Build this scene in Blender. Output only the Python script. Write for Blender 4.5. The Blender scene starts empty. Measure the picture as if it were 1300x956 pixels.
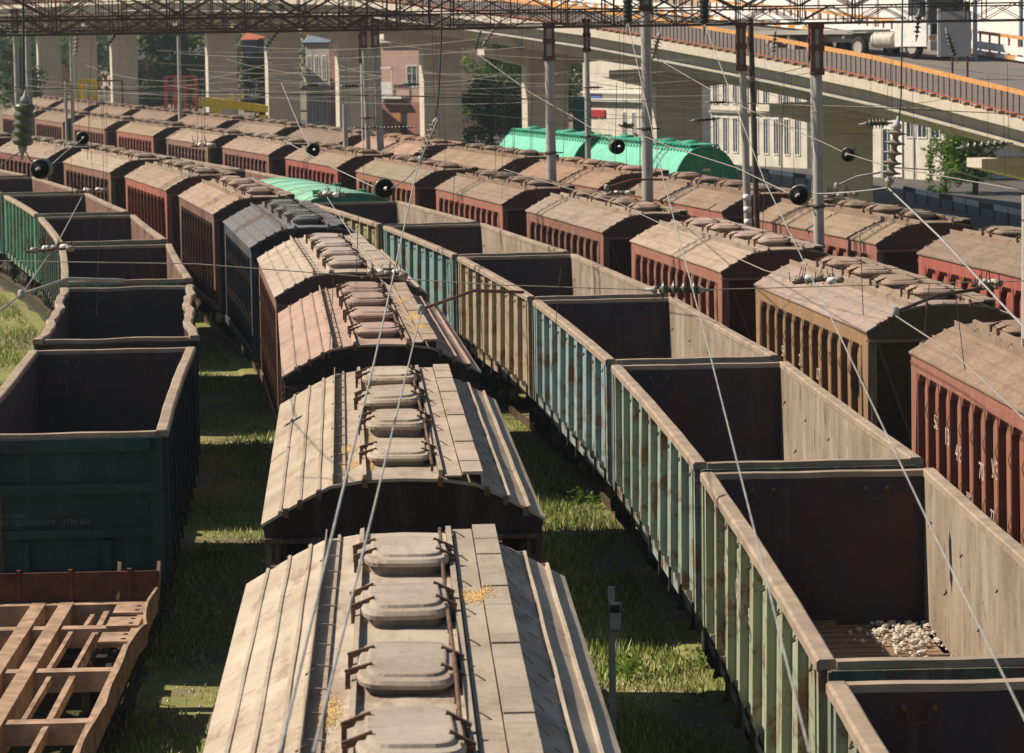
import bpy, bmesh, math, random
import numpy as np
from mathutils import Vector, Matrix
R = math.radians
rnd = random.Random(11)
S = bpy.context.scene
COL = S.collection

# ------------------------------------------------------------------ camera calibration (measured from the wagons)
FPX, PITCH, ROLL, CAMH = 4080.0, .098, -.015, 9.5
def ray(u, v):
    x = (u-650)/FPX; y = -(v-433.5)/FPX
    c, s = math.cos(ROLL), math.sin(ROLL); x, y = c*x-s*y, s*x+c*y
    ct, st = math.cos(PITCH), math.sin(PITCH)
    return Vector((x, ct+y*st, -st+y*ct))
def on(u, v, z):
    d = ray(u, v); return Vector((0, 0, CAMH)) + d*((z-CAMH)/d.z)
def at(u, v, D):
    d = ray(u, v); return Vector((0, 0, CAMH)) + d*(D/d.y)

# ------------------------------------------------------------------ mesh builder
class MB:
    def __init__(s): s.v = []; s.f = []; s.m = []; s.sm = []
    def add(s, vs, fs, m=0, smooth=False):
        b = len(s.v); s.v += [tuple(p) for p in vs]
        for f in fs: s.f.append([b+i for i in f]); s.m.append(m); s.sm.append(smooth)
    def box(s, x0, x1, y0, y1, z0, z1, m=0):
        s.add([(x0,y0,z0),(x1,y0,z0),(x1,y1,z0),(x0,y1,z0),(x0,y0,z1),(x1,y0,z1),(x1,y1,z1),(x0,y1,z1)],
              [(0,3,2,1),(4,5,6,7),(0,1,5,4),(1,2,6,5),(2,3,7,6),(3,0,4,7)], m)
    def prism(s, pts, a0, a1, m=0, axis='y', smooth=False, caps=True, n=1, fn=None):
        k = len(pts); vs = []
        for j in range(n+1):
            t = a0+(a1-a0)*j/n
            for (p, q) in pts:
                P = (p, t, q) if axis == 'y' else ((t, p, q) if axis == 'x' else (p, q, t))
                if fn: P = fn(P)
                vs.append(P)
        fs = []
        for j in range(n):
            for i in range(k):
                a = j*k+i; b = j*k+(i+1) % k
                fs.append((a, b, b+k, a+k))
        s.add(vs, fs, m, smooth)
        if caps:
            s.add(vs[:k], [tuple(range(k))[::-1]], m); s.add(vs[-k:], [tuple(range(k))], m)
    def bar(s, p0, p1, w, h=None, m=0, up=(0,0,1)):
        h = h or w; p0 = Vector(p0); p1 = Vector(p1); d = (p1-p0)
        if d.length < 1e-6: return
        d.normalize(); u = Vector(up)
        if abs(d.dot(u)) > .98: u = Vector((1,0,0))
        x = d.cross(u).normalized(); z = x.cross(d)
        x *= w/2; z *= h/2
        vs = [p+a*x+b*z for p in (p0, p1) for a, b in ((-1,-1),(1,-1),(1,1),(-1,1))]
        s.add(vs, [(0,1,2,3),(7,6,5,4),(0,4,5,1),(1,5,6,2),(2,6,7,3),(3,7,4,0)], m)
    def tube(s, pts, r, n=6, m=0, r1=None, smooth=True):
        pts = [Vector(p) for p in pts]; k = len(pts); vs = []
        r1 = r if r1 is None else r1; prev = None
        for i, p in enumerate(pts):
            d = (pts[min(i+1, k-1)]-pts[max(i-1, 0)]).normalized()
            u = Vector((0,0,1)) if abs(d.z) < .95 else Vector((1,0,0))
            x = d.cross(u).normalized()
            if prev is not None and x.dot(prev) < 0: x = -x
            prev = x; z = x.cross(d); rr = r+(r1-r)*i/max(1, k-1)
            for j in range(n):
                a = 2*math.pi*j/n; vs.append(p+x*math.cos(a)*rr+z*math.sin(a)*rr)
        fs = [(i*n+j, i*n+(j+1) % n, (i+1)*n+(j+1) % n, (i+1)*n+j) for i in range(k-1) for j in range(n)]
        s.add(vs, fs, m, smooth)
        s.add(vs[:n], [tuple(range(n))[::-1]], m); s.add(vs[-n:], [tuple(range(n))], m)
    def lathe(s, o, d, prof, n=16, m=0, smooth=True):
        o = Vector(o); d = Vector(d).normalized(); u = Vector((0,0,1)) if abs(d.z) < .9 else Vector((1,0,0))
        x = d.cross(u).normalized(); z = x.cross(d); vs = []
        for (r, t) in prof:
            for j in range(n):
                a = 2*math.pi*j/n; vs.append(o+d*t+(x*math.cos(a)+z*math.sin(a))*max(r, 1e-4))
        k = len(prof)
        fs = [(i*n+j, i*n+(j+1) % n, (i+1)*n+(j+1) % n, (i+1)*n+j) for i in range(k-1) for j in range(n)]
        fs += [tuple(range(n))[::-1], tuple(range((k-1)*n, k*n))]
        s.add(vs, fs, m, smooth)
    def data(s, name, mats, recalc=True):
        me = bpy.data.meshes.new(name); me.from_pydata(s.v, [], s.f)
        for m in mats: me.materials.append(m)
        me.polygons.foreach_set('material_index', s.m); me.polygons.foreach_set('use_smooth', s.sm)
        if recalc:
            bm = bmesh.new(); bm.from_mesh(me); bmesh.ops.recalc_face_normals(bm, faces=bm.faces); bm.to_mesh(me); bm.free()
        me.update(); return me
    def build(s, name, mats, parent=None, loc=None, recalc=True):
        if not isinstance(mats, (list, tuple)): mats = [mats]
        o = bpy.data.objects.new(name, s.data(name, mats, recalc)); COL.objects.link(o)
        if parent: o.parent = parent
        if loc is not None: o.location = loc
        return o

def tag(o, label=None, cat=None, group=None, kind=None):
    if label: o['label'] = label
    if cat: o['category'] = cat
    if group: o['group'] = group
    if kind: o['kind'] = kind
    return o
def empty(name, loc=(0,0,0), rz=0):
    o = bpy.data.objects.new(name, None); COL.objects.link(o); o.location = loc; o.rotation_euler = (0,0,rz)
    o.empty_display_size = .3
    return o
def kids(o): return [c for c in bpy.data.objects if c.parent == o]
KID = {}
def copy_tree(o, parent=None):
    c = o.copy(); COL.objects.link(c); c.parent = parent
    if o.name not in KID: KID[o.name] = kids(o)
    for ch in KID[o.name]: copy_tree(ch, c)
    return c
def paint(o, **cols):
    """object colour for the parts of a thing: key = start of the part's name, '_' = everything else"""
    for c in o.children:
        k = c.name.split('.')[0]
        c.color = cols.get(k, cols.get('_', (.3,.2,.15,1)))
        for d in c.children: d.color = c.color

# ------------------------------------------------------------------ materials
def lin(r, g, b, k=1.0):
    f = lambda c: ((c/255+.055)/1.055)**2.4 if c > 10 else c/255/12.92
    return (f(r)*k, f(g)*k, f(b)*k, 1)
class NT:
    def __init__(s, name):
        s.mat = bpy.data.materials.new(name); s.mat.use_nodes = True; s.t = s.mat.node_tree
        s.b = s.t.nodes['Principled BSDF']; s.co = None
    def n(s, typ, **kw):
        nd = s.t.nodes.new(typ)
        for k, v in kw.items():
            if k in nd.inputs.keys() if isinstance(k, str) else False: pass
            setattr(nd, k, v)
        return nd
    def l(s, a, b): s.t.links.new(a, b)
    def coord(s, randomize=True):
        if s.co: return s.co
        tc = s.n('ShaderNodeTexCoord')
        if randomize:
            oi = s.n('ShaderNodeObjectInfo'); m = s.n('ShaderNodeMath', operation='MULTIPLY'); m.inputs[1].default_value = 97.0
            s.l(oi.outputs['Random'], m.inputs[0])
            v = s.n('ShaderNodeVectorMath', operation='ADD'); s.l(tc.outputs['Object'], v.inputs[0]); s.l(m.outputs[0], v.inputs[1])
            s.co = v.outputs[0]
        else: s.co = tc.outputs['Object']
        return s.co
    def noise(s, scale, detail=4, rough=.6, vec=None, stretch=None, dist=0):
        v = vec or s.coord()
        if stretch:
            mp = s.n('ShaderNodeMapping'); mp.inputs['Scale'].default_value = stretch; s.l(v, mp.inputs[0]); v = mp.outputs[0]
        n = s.n('ShaderNodeTexNoise'); n.inputs['Scale'].default_value = scale; n.inputs['Detail'].default_value = detail
        n.inputs['Roughness'].default_value = rough; n.inputs['Distortion'].default_value = dist
        s.l(v, n.inputs['Vector']); return n.outputs['Fac']
    def ramp(s, fac, a, b, ca=0, cb=1):
        r = s.n('ShaderNodeMapRange'); r.inputs['From Min'].default_value = a; r.inputs['From Max'].default_value = b
        r.inputs['To Min'].default_value = ca; r.inputs['To Max'].default_value = cb; s.l(fac, r.inputs['Value']); return r.outputs['Result']
    def mix(s, fac, a, b, mode='MIX'):
        m = s.n('ShaderNodeMix', data_type='RGBA', blend_type=mode)
        for i, x in ((0, fac), (6, a), (7, b)):
            if isinstance(x, (int, float)): m.inputs[i].default_value = x
            elif isinstance(x, tuple): m.inputs[i].default_value = x
            else: s.l(x, m.inputs[i])
        return m.outputs[2]
    def mul(s, a, b):
        m = s.n('ShaderNodeMath', operation='MULTIPLY')
        for i, x in ((0, a), (1, b)):
            if isinstance(x, (int, float)): m.inputs[i].default_value = x
            else: s.l(x, m.inputs[i])
        return m.outputs[0]
    def objcol(s):
        oi = s.n('ShaderNodeObjectInfo'); return oi.outputs['Color']
    def done(s, col, rough=.8, spec=.25, bump=None, bstr=.3, bdist=.01, metal=0):
        if isinstance(col, tuple): s.b.inputs['Base Color'].default_value = col
        else: s.l(col, s.b.inputs['Base Color'])
        if isinstance(rough, (int, float)): s.b.inputs['Roughness'].default_value = rough
        else: s.l(rough, s.b.inputs['Roughness'])
        s.b.inputs['Specular IOR Level'].default_value = spec; s.b.inputs['Metallic'].default_value = metal
        if bump is not None:
            bn = s.n('ShaderNodeBump'); bn.inputs['Strength'].default_value = bstr; bn.inputs['Distance'].default_value = bdist
            s.l(bump, bn.inputs['Height']); s.l(bn.outputs[0], s.b.inputs['Normal'])
        return s.mat

def m_simple(name, col, var=.25, rough=.75, scale=3, spec=.25, bump=True):
    t = NT(name); n = t.noise(scale, 5); c = t.mix(t.ramp(n, .3, .7), tuple(x*(1-var) for x in col[:3])+(1,), tuple(min(1, x*(1+var)) for x in col[:3])+(1,))
    return t.done(c, rough, spec, t.noise(scale*9, 3) if bump else None, .15)

def m_roof():
    t = NT('dusty_roof_steel'); oc = t.objcol(); oi = t.n('ShaderNodeObjectInfo')
    vr = t.n('ShaderNodeMapRange'); vr.inputs['To Min'].default_value = .80; vr.inputs['To Max'].default_value = 1.08; t.l(oi.outputs['Random'], vr.inputs['Value'])
    vm = t.n('ShaderNodeVectorMath', operation='SCALE'); t.l(oc, vm.inputs[0]); t.l(vr.outputs[0], vm.inputs['Scale']); oc = vm.outputs[0]
    big = t.noise(.9, 5, .65); fine = t.noise(14, 5, .7); st = t.noise(2.2, 4, .6, stretch=(2.5, .35, 1))
    c = t.mix(t.ramp(big, .35, .7), oc, t.mix(1.0, oc, (.66,.64,.62,1), 'MULTIPLY'))
    c = t.mix(t.ramp(fine, .42, .75, 0, .45), c, (.50,.40,.30,1))
    c = t.mix(t.ramp(st, .52, .74, 0, .42), c, (.22,.155,.11,1))
    c = t.mix(t.ramp(t.noise(1.7, 7, .75, stretch=(1,.3,1)), .56, .64, 0, .5), c, (.17,.10,.07,1))
    c = t.mix(t.ramp(t.noise(30, 3, .6), .6, .75, 0, .35), c, (.12,.08,.06,1))
    c = t.mix(t.ramp(t.noise(3.1, 5, .7, stretch=(.35, 2.6, 1)), .57, .68, 0, .45), c, (.25,.13,.08,1))
    sp = t.noise(5.5, 3, .5); c = t.mix(t.ramp(sp, .70, .76, 0, .55), c, (.13,.07,.05,1))
    return t.done(c, .88, .15, t.noise(2.6, 7, .72), .45, .035)
def m_paint(name, rust=.5, dustc=(.40,.31,.24,1), streak=(.45,.40,.32,1), rc=(.16,.065,.035,1), k=1.0):
    t = NT(name); oc = t.objcol()
    if k != 1: oc = t.mix(1.0, oc, (k, k, k, 1), 'MULTIPLY')
    big = t.noise(1.1, 6, .7); st = t.noise(3.2, 5, .65, stretch=(1.6, 1.6, .22)); fine = t.noise(11, 5, .7)
    c = t.mix(t.ramp(big, .3, .72, 0, .6), oc, t.mix(1.0, oc, (.55,.5,.5,1), 'MULTIPLY'))
    c = t.mix(t.ramp(st, .5, .72, 0, .5), c, streak)
    th = .62-.18*rust
    c = t.mix(t.ramp(t.noise(2.4, 7, .75), th, th+.08, 0, .85), c, rc)
    c = t.mix(t.ramp(fine, .55, .8, 0, .4), c, dustc)
    return t.done(c, .7, .3, fine, .2, .01)
def m_interior(name, ca, cb, cc, pale=.4):
    t = NT(name); st = t.noise(1.3, 6, .70, stretch=(1.1, 1.1, .22)); big = t.noise(.8, 6, .65)
    st2 = t.noise(2.6, 5, .6, stretch=(1.2, 1.2, .10), dist=.4)
    c = t.mix(t.ramp(big, .35, .65), ca, cb); c = t.mix(t.ramp(st, .45, .7, 0, .8), c, cc)
    c = t.mix(t.ramp(st2, .60, .72, 0, pale), c, (.62,.57,.49,1))
    c = t.mix(t.ramp(t.noise(3.4, 7, .75, stretch=(1, 1, .5)), .57, .66, 0, .85), c, (.11,.05,.03,1))
    return t.done(c, .85, .15, t.noise(2.2, 7, .75), .6, .05)
M = {}
M['roof'] = m_roof()
M['body'] = m_paint('weathered_wagon_paint', .05, (.33,.24,.18,1), (.34,.24,.18,1))
M['gond'] = m_paint('peeling_gondola_paint', .6, (.40,.35,.26,1), (.48,.43,.32,1), (.19,.09,.05,1))
M['in_end'] = m_interior('dark_inner_end_plate', (.035,.040,.055,1), (.085,.042,.032,1), (.05,.055,.065,1), .06)  # rust-brown and blue-black inner plates, shade put in by a lowered tone
M['sooty'] = m_paint('sooty_wagon_paint', .1, (.06,.045,.04,1), (.07,.05,.045,1), (.05,.02,.015,1), .42)  # body paint darkened to put shade into hopper ribs and end faces
M['gond_dark'] = m_paint('dark_flaking_gondola_paint', .25, (.03,.035,.033,1), (.06,.10,.10,1), (.035,.015,.012,1))
M['in_tan'] = m_interior('scoured_inner_steel', (.30,.24,.185,1), (.20,.15,.11,1), (.40,.355,.295,1))
M['in_red'] = m_interior('rusted_inner_steel', (.20,.115,.085,1), (.13,.07,.055,1), (.26,.17,.13,1))
M['rim'] = m_simple('worn_rim_steel', (.31,.24,.18,1), .28, .8, 2.2)
M['dark'] = m_simple('greasy_underframe_iron', (.035,.028,.024,1), .5, .7, 5)
M['wheel'] = m_simple('wheel_steel', (.09,.06,.045,1), .4, .5, 4)
M['hard'] = m_simple('rusty_fittings', (.13,.075,.05,1), .5, .7, 8)
M['iron'] = m_simple('galvanised_iron', (.30,.30,.29,1), .3, .55, 6)
M['truss'] = m_simple('dark_truss_steel', (.085,.058,.05,1), .5, .7, 3)
M['ruststeel'] = m_simple('red_rust_bracket', (.15,.06,.045,1), .45, .75, 5)
M['wire'] = m_simple('bare_copper_wire', (.30,.27,.23,1), .2, .5, 9, .5, False)
M['wired'] = m_simple('dark_cable', (.05,.05,.05,1), .3, .6, 9, .3, False)
M['porc_d'] = m_simple('dark_porcelain', (.03,.035,.035,1), .3, .25, 9, .5, False)
M['porc_k'] = m_simple('black_insulator_face', (.008,.008,.009,1), .3, .6, 9, .15, False)
M['porc_g'] = m_simple('green_grey_porcelain', (.075,.085,.055,1), .5, .35, 9, .5, False)
M['porc_b'] = m_simple('brown_grey_porcelain', (.22,.18,.15,1), .35, .35, 9, .5, False)
M['rubble'] = m_simple('pale_limestone_lumps', (.55,.50,.43,1), .25, .9, 9)
M['grain'] = m_simple('spilled_grain', (.62,.43,.19,1), .3, .95, 30)
M['white'] = m_simple('white_paint', (.72,.71,.68,1), .12, .6, 3)
M['marking'] = m_simple('white_stencil_paint', (.50,.44,.38,1), .45, .7, 12)
M['marking_dim'] = m_simple('faded_stencil_paint', (.14,.18,.17,1), .4, .7, 12)
M['orange'] = m_simple('orange_rail_paint', (.58,.29,.10,1), .18, .6, 3)
M['yellow'] = m_simple('yellow_paint', (.78,.56,.04,1), .2, .6, 3)
M['redorange'] = m_simple('orange_red_scaffold', (.50,.13,.06,1), .25, .7, 3)
M['black'] = m_simple('black_rubber', (.02,.02,.02,1), .3, .8, 5)
M['brick'] = m_simple('red_render', (.34,.16,.125,1), .15, .85, 1)
M['pink'] = m_simple('pink_render', (.46,.31,.27,1), .12, .85, 1)
M['cream'] = m_simple('cream_render', (.58,.52,.42,1), .12, .85, .8)
M['greyr'] = m_simple('grey_render', (.36,.34,.31,1), .15, .85, .8)
M['palewall'] = m_simple('pale_cladding', (.82,.77,.73,1), .05, .8, .3)
M['roofblue'] = m_simple('blue_grey_roof_sheet', (.12,.17,.22,1), .2, .6, 1)
M['roofred'] = m_simple('red_roof_tile', (.42,.13,.08,1), .3, .8, 3)
M['asphalt'] = m_simple('asphalt', (.10,.092,.085,1), .2, .9, 1.5)
M['asphalt_w'] = m_simple('bridge_asphalt', (.17,.15,.135,1), .15, .9, 1.5)
M['car_blue'] = m_simple('dark_blue_car_paint', (.015,.03,.055,1), .1, .25, 3, .6, False)
M['car_white'] = m_simple('white_car_paint', (.6,.62,.64,1), .05, .3, 3, .5, False)
M['tank'] = m_simple('pale_tank_metal', (.45,.42,.36,1), .2, .5, 3)
def m_glass():
    t = NT('window_glass'); return t.done((.03,.045,.06,1), .08, .6)
M['glass'] = m_glass()
def m_barkleaf():
    t = NT('bark'); t.done(t.mix(t.ramp(t.noise(6, 4), .3, .7), (.05,.04,.03,1), (.14,.11,.08,1)), .9, .1); M['bark'] = t.mat
    for nm, a, b in (('leaf', (.06,.13,.015,1), (.20,.32,.05,1)), ('leafdark', (.025,.06,.015,1), (.09,.16,.03,1)), ('leafdry', (.30,.10,.03,1), (.16,.13,.03,1))):
        t = NT(nm+'_foliage'); g = t.n('ShaderNodeNewGeometry')
        c = t.mix(g.outputs['Random Per Island'], a, b); t.done(c, .6, .25)
        t.b.inputs['Transmission Weight'].default_value = 0
        tr = t.n('ShaderNodeBsdfTranslucent'); t.l(c, tr.inputs[0]); mx = t.n('ShaderNodeMixShader'); mx.inputs[0].default_value = .35
        t.l(t.b.outputs[0], mx.inputs[1]); t.l(tr.outputs[0], mx.inputs[2]); t.l(mx.outputs[0], t.t.nodes['Material Output'].inputs[0])
        M[nm] = t.mat
m_barkleaf()
def m_concrete(name, a, b, block=None):
    t = NT(name); n = t.noise(1.2, 6, .65, t.coord(False)); st = t.noise(2.5, 5, .6, t.coord(False), (1, 1, .15))
    c = t.mix(t.ramp(n, .3, .7), a, b); c = t.mix(t.ramp(st, .52, .75, 0, .45), c, tuple(x*.5 for x in a[:3])+(1,))
    h = t.noise(8, 4)
    if block:
        w = t.n('ShaderNodeTexWave', wave_type='BANDS', bands_direction='Z', wave_profile='SAW'); w.inputs['Scale'].default_value = block
        t.l(t.coord(), w.inputs['Vector']); c = t.mix(t.ramp(w.outputs['Fac'], .94, .97, 0, .6), c, tuple(x*.4 for x in a[:3])+(1,))
    return t.done(c, .9, .15, h, .2, .02)
M['conc'] = m_concrete('pole_concrete', (.33,.31,.28,1), (.44,.42,.38,1))
M['pier'] = m_concrete('pier_concrete', (.60,.54,.46,1), (.50,.45,.38,1), .5)
M['deck'] = m_concrete('deck_concrete', (.50,.46,.39,1), (.38,.35,.30,1))
def m_ground():
    t = NT('yard_grass_and_dirt'); co = t.coord(False)
    a = t.noise(.35, 6, .65, co); b = t.noise(3.5, 6, .7, co); f = t.noise(28, 4, .7, co)
    g = t.mix(t.ramp(b, .3, .7), (.12,.15,.04,1), (.29,.30,.11,1))
    g = t.mix(t.ramp(f, .35, .7, 0, .6), g, (.36,.31,.17,1))
    d = t.mix(t.ramp(f, .3, .7), (.13,.10,.07,1), (.30,.24,.17,1))
    c = t.mix(t.ramp(a, .50, .60), g, d); c = t.mix(t.ramp(b, .62, .72, 0, .7), c, (.26,.21,.13,1))
    sx = t.n('ShaderNodeSeparateXYZ'); t.l(co, sx.inputs[0]); c = t.mix(t.ramp(sx.outputs['Y'], 130, 175, 0, .9), c, t.mix(t.ramp(a, .3, .7), (.24,.20,.16,1), (.16,.135,.11,1)))
    return t.done(c, 1.0, .0, f, .6, .05)
def m_gravel():
    t = NT('track_ballast'); co = t.coord(False)
    v = t.n('ShaderNodeTexVoronoi'); v.inputs['Scale'].default_value = 18; t.l(co, v.inputs['Vector'])
    c = t.mix(v.outputs['Color'], (.03,.033,.02,1), (.085,.08,.05,1)); c = t.mix(t.ramp(t.noise(1.0, 5, .6, co), .5, .7), c, (.07,.085,.03,1))
    return t.done(c, .95, .1, v.outputs['Distance'], .6, .04)
def m_planks():
    t = NT('worn_floor_hatches'); w = t.n('ShaderNodeTexWave', wave_type='BANDS', bands_direction='Y', wave_profile='SAW'); w.inputs['Scale'].default_value = .9
    w.inputs['Distortion'].default_value = .6; t.l(t.coord(), w.inputs['Vector'])
    n = t.noise(3, 6, .7, stretch=(.5, 3, 1)); c = t.mix(t.ramp(n, .3, .7), (.15,.095,.06,1), (.33,.23,.15,1))
    c = t.mix(t.ramp(w.outputs['Fac'], .86, .95, 0, .9), c, (.03,.02,.015,1))
    return t.done(c, .9, .1, n, .3, .02)
M['ground'] = m_ground(); M['ballast'] = m_gravel(); M['planks'] = m_planks()
def m_blade():
    t = NT('grass_blades'); g = t.n('ShaderNodeNewGeometry')
    cr = t.n('ShaderNodeValToRGB'); e = cr.color_ramp.elements; e[0].color = (.10,.19,.03,1); e[1].color = (.70,.62,.34,1)
    x = e.new(.55); x.color = (.26,.34,.07,1); t.l(g.outputs['Random Per Island'], cr.inputs[0]); return t.done(cr.outputs[0], .7, .2)
M['blade'] = m_blade()

# ------------------------------------------------------------------ track geometry from measured corners
HE = 4.05
TR = {
 't2': dict(z=HE, hw=1.56, L=11.4, side='L', pts=[(315,742,None,None),(357,511,330,660),(352,399,354,482),(325.6,330,345,375),(287,282,317,315),(223,247,271.6,269.5),(150,224,208,240),(76,207,131,218),(12,191.5,54.6,203)]),
 't4': dict(z=3.72, hw=1.56, L=11.4, side='L', pts=[(1149,445,None,None),(960,363,1094,418),(808,308,918,346),(672,270,764,296),(558,238,645,259),(448,218,526,233),(357,199,426,211.5),(275,186,335,195),(203,175,255,183),(143,164.6,187,172),(91,156,128,161.5),(45,151,74,156)]),
 't5': dict(z=4.1, hw=1.56, L=11.4, side='L', pts=[(1153,318.5,None,None),(974,270,1104,303),(803,247,922,270),(663,221.5,769,241),(545,200,631.5,214.6),(444,185,515,196),(356,173,416,183),(278,164,331.5,170),(215,157,276,161),(160,148,201.5,153),(112,143,151,147)]),
 't3': dict(z=3.5, hw=1.57, L=12.8, side='L', pts=[(888,598,1038,846),(771,464,880,594),(668,380,764,457),(581,327,655,371),(486,287,574,323),(405,262,482,287)]),
 't1': dict(z=3.5, hw=1.57, L=12.8, side='R', pts=[(241,438,206,556),(240,361,243,433),(215,300,240,341),(172,275,212,298),(111,247,168,272),(49,229,97,246),(0,212,44,225)]),
}
EXTRA = {'t3': [('R', 68.5, 171), ('R', 119, 180), ('R', 175, 191), ('R', 239, 204)]}
class Track: pass
def fit_track(k, d):
    sg = 1 if d['side'] == 'L' else -1
    P = []
    for q in d['pts']:
        for i in (0, 2):
            if q[i] is not None:
                p = on(q[i], q[i+1], d['z']); P.append((p.x, p.y, sg))
    for s_, u, v in EXTRA.get(k, []):
        p = on(u, v, d['z']); P.append((p.x, p.y, 1 if s_ == 'L' else -1))
    A = np.array(P); c = None
    xs = A[:,0]+A[:,2]*d['hw']; ys = A[:,1].copy()
    for it in range(3):
        w = 1/np.maximum(A[:,1], 30.)
        c = np.polyfit(ys, xs, 4 if k == 't3' else 3, w=w**1.5); sl = np.polyval(np.polyder(c), ys)
        h = np.arctan(-sl)
        xs = A[:,0]+A[:,2]*d['hw']*np.cos(h); ys = A[:,1]+A[:,2]*d['hw']*np.sin(h)
    print('LAT', k, np.round(np.polyval(c, ys)-xs, 2))
    t = Track(); t.c = c; t.dc = np.polyder(c); t.ymax = ys.max()
    Y = np.arange(2, 330, .25); X = np.array([t_x(t, y) for y in Y])
    s = np.concatenate([[0], np.cumsum(np.hypot(np.diff(X), np.diff(Y)))]); t.Y = Y; t.X = X; t.s = s
    def s_of(p):
        return float(np.interp(p.y, Y, s))
    idx = []; sv = []
    for i, q in enumerate(d['pts']):
        est = []
        p = on(q[0], q[1], d['z']); hh = t_h(t, p.y)
        est.append(s_of(Vector((0, p.y+sg*d['hw']*math.sin(hh), 0)))-d['L']/2)
        if q[2] is not None:
            p = on(q[2], q[3], d['z']); est.append(s_of(Vector((0, p.y+sg*d['hw']*math.sin(hh), 0)))+d['L']/2)
        idx.append(i); sv.append(sum(est)/len(est))
    b, a = np.polyfit(idx, sv, 1, w=1/np.array([30+14.0*i for i in idx])**1.5); t.a, t.b = a, b
    print('TRACK', k, 'pitch %.2f first %.2f res' % (b, a), np.round(np.array(sv)-(a+b*np.array(idx)), 1))
    return t
def t_x(t, y):
    ym = t.ymax
    if y > ym: return float(np.polyval(t.c, ym)+np.polyval(t.dc, ym)*(y-ym))
    if y < 28: return float(np.polyval(t.c, 28)+np.polyval(t.dc, 28)*(y-28))
    return float(np.polyval(t.c, y))
def t_h(t, y):
    y = min(max(y, 28), t.ymax); return math.atan(-float(np.polyval(t.dc, y)))
def t_at(t, s):
    y = float(np.interp(s, t.s, t.Y)); return t_x(t, y), y, t_h(t, y)
TK = {k: fit_track(k, d) for k, d in TR.items()}
TZ = {'t1': 0.0, 't2': 0.0, 't3': 0.0, 't4': 3.72-HE, 't5': 0.0}

# ------------------------------------------------------------------ world, sun, camera
w = bpy.data.worlds.new('World'); S.world = w; w.use_nodes = True
AZ = R(10); EL = R(45)       # sun: from the left, slightly beyond the train ends
sd = Vector((-math.cos(AZ)*math.cos(EL), math.sin(AZ)*math.cos(EL), math.sin(EL)))
sky = w.node_tree.nodes.new('ShaderNodeTexSky'); sky.sky_type = 'NISHITA'; sky.sun_disc = False
sky.sun_elevation = EL; sky.sun_rotation = math.atan2(sd.x, sd.y); sky.air_density = 1.4; sky.dust_density = .6
bg = w.node_tree.nodes['Background']; bg.inputs[1].default_value = .05; sky.ozone_density = 2.5
w.node_tree.links.new(sky.outputs[0], bg.inputs[0])
L = bpy.data.lights.new('sun', 'SUN'); L.energy = 5.0; L.angle = R(.5); L.color = (1, .87, .70)
lo = bpy.data.objects.new('sun', L); COL.objects.link(lo); lo.rotation_euler = (-sd).to_track_quat('-Z', 'Y').to_euler()
cd = bpy.data.cameras.new('camera'); cam = bpy.data.objects.new('camera', cd); COL.objects.link(cam); S.camera = cam
cd.sensor_width = 36; cd.lens = 36*FPX/1300; cd.shift_y = -44.5/1300; cd.clip_end = 3000; cd.clip_start = .5
cam.location = (0, 0, CAMH)
Mx = Matrix.Rotation(math.pi/2-PITCH, 4, 'X') @ Matrix.Rotation(ROLL, 4, 'Z')
cam.rotation_euler = Mx.to_euler()
cd.dof.use_dof = True; cd.dof.focus_distance = 44; cd.dof.aperture_fstop = 5.0
S.view_settings.view_transform = 'Standard'; S.view_settings.look = 'None'; S.view_settings.exposure = 0.46; S.view_settings.gamma = 1

# ------------------------------------------------------------------ ground and tracks
def gz(x, y): return -.22
def build_ground():
    b = MB(); xs = [-600,-300,-150,-80]+list(np.arange(-50, 50.1, 2.0))+[80,150,300,600]; ys = [-40,0]+list(np.arange(10, 240, 3.0))+[260,320,420,600,900,1500]
    t4 = TK['t4']; vs = []
    for y in ys:
        for x in xs:
            z = -.22+.05*math.sin(x*1.7+y*.6)*math.sin(y*.35)
            if 10 < y < 220:
                dx = abs(x-t_x(t4, y)); z -= .37*max(0, min(1, (3.6-dx)/1.2))
            z -= .02
            vs.append((x, y, z))
    nx = len(xs); fs = [(j*nx+i, j*nx+i+1, (j+1)*nx+i+1, (j+1)*nx+i) for j in range(len(ys)-1) for i in range(nx-1)]
    b.add(vs, fs, 0, True); tag(b.build('ground', M['ground'], recalc=False), kind='structure')
build_ground()
for k in TK:
    t = TK[k]; z0 = TZ[k]; ys = np.arange(8, 235, 2.5)
    b = MB(); pr = [(-1.4, -.32), (-1.1, -.19), (1.1, -.19), (1.4, -.32)]; vs = []
    for y in ys:
        h = t_h(t, y); x = t_x(t, y)
        for (o, z) in pr: vs.append((x+o*math.cos(h), y+o*math.sin(h), z+z0))
    b.add(vs, [(j*4+i, j*4+i+1, j*4+i+5, j*4+i+4) for j in range(len(ys)-1) for i in range(3)], 0)
    s = 6
    while s < 150:
        x, y, h = t_at(t, s); dx, dy = math.cos(h)*1.3, math.sin(h)*1.3
        b.bar((x-dx*.8, y-dy*.8, -.26+z0), (x+dx*.8, y+dy*.8, -.26+z0), .24, .10, 1); s += .62
    for o in (-.76, .76):
        prev = None
        for y in ys:
            h = t_h(t, y); p = (t_x(t, y)+o*math.cos(h), y+o*math.sin(h), -.07+z0)
            if prev: b.bar(prev, p, .07, .15, 2)
            prev = p
    tag(b.build('railway_track', [M['ground'] if k in ('t2', 't3') else M['ballast'], M['conc'], M['wheel']], recalc=False), kind='structure')

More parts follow.
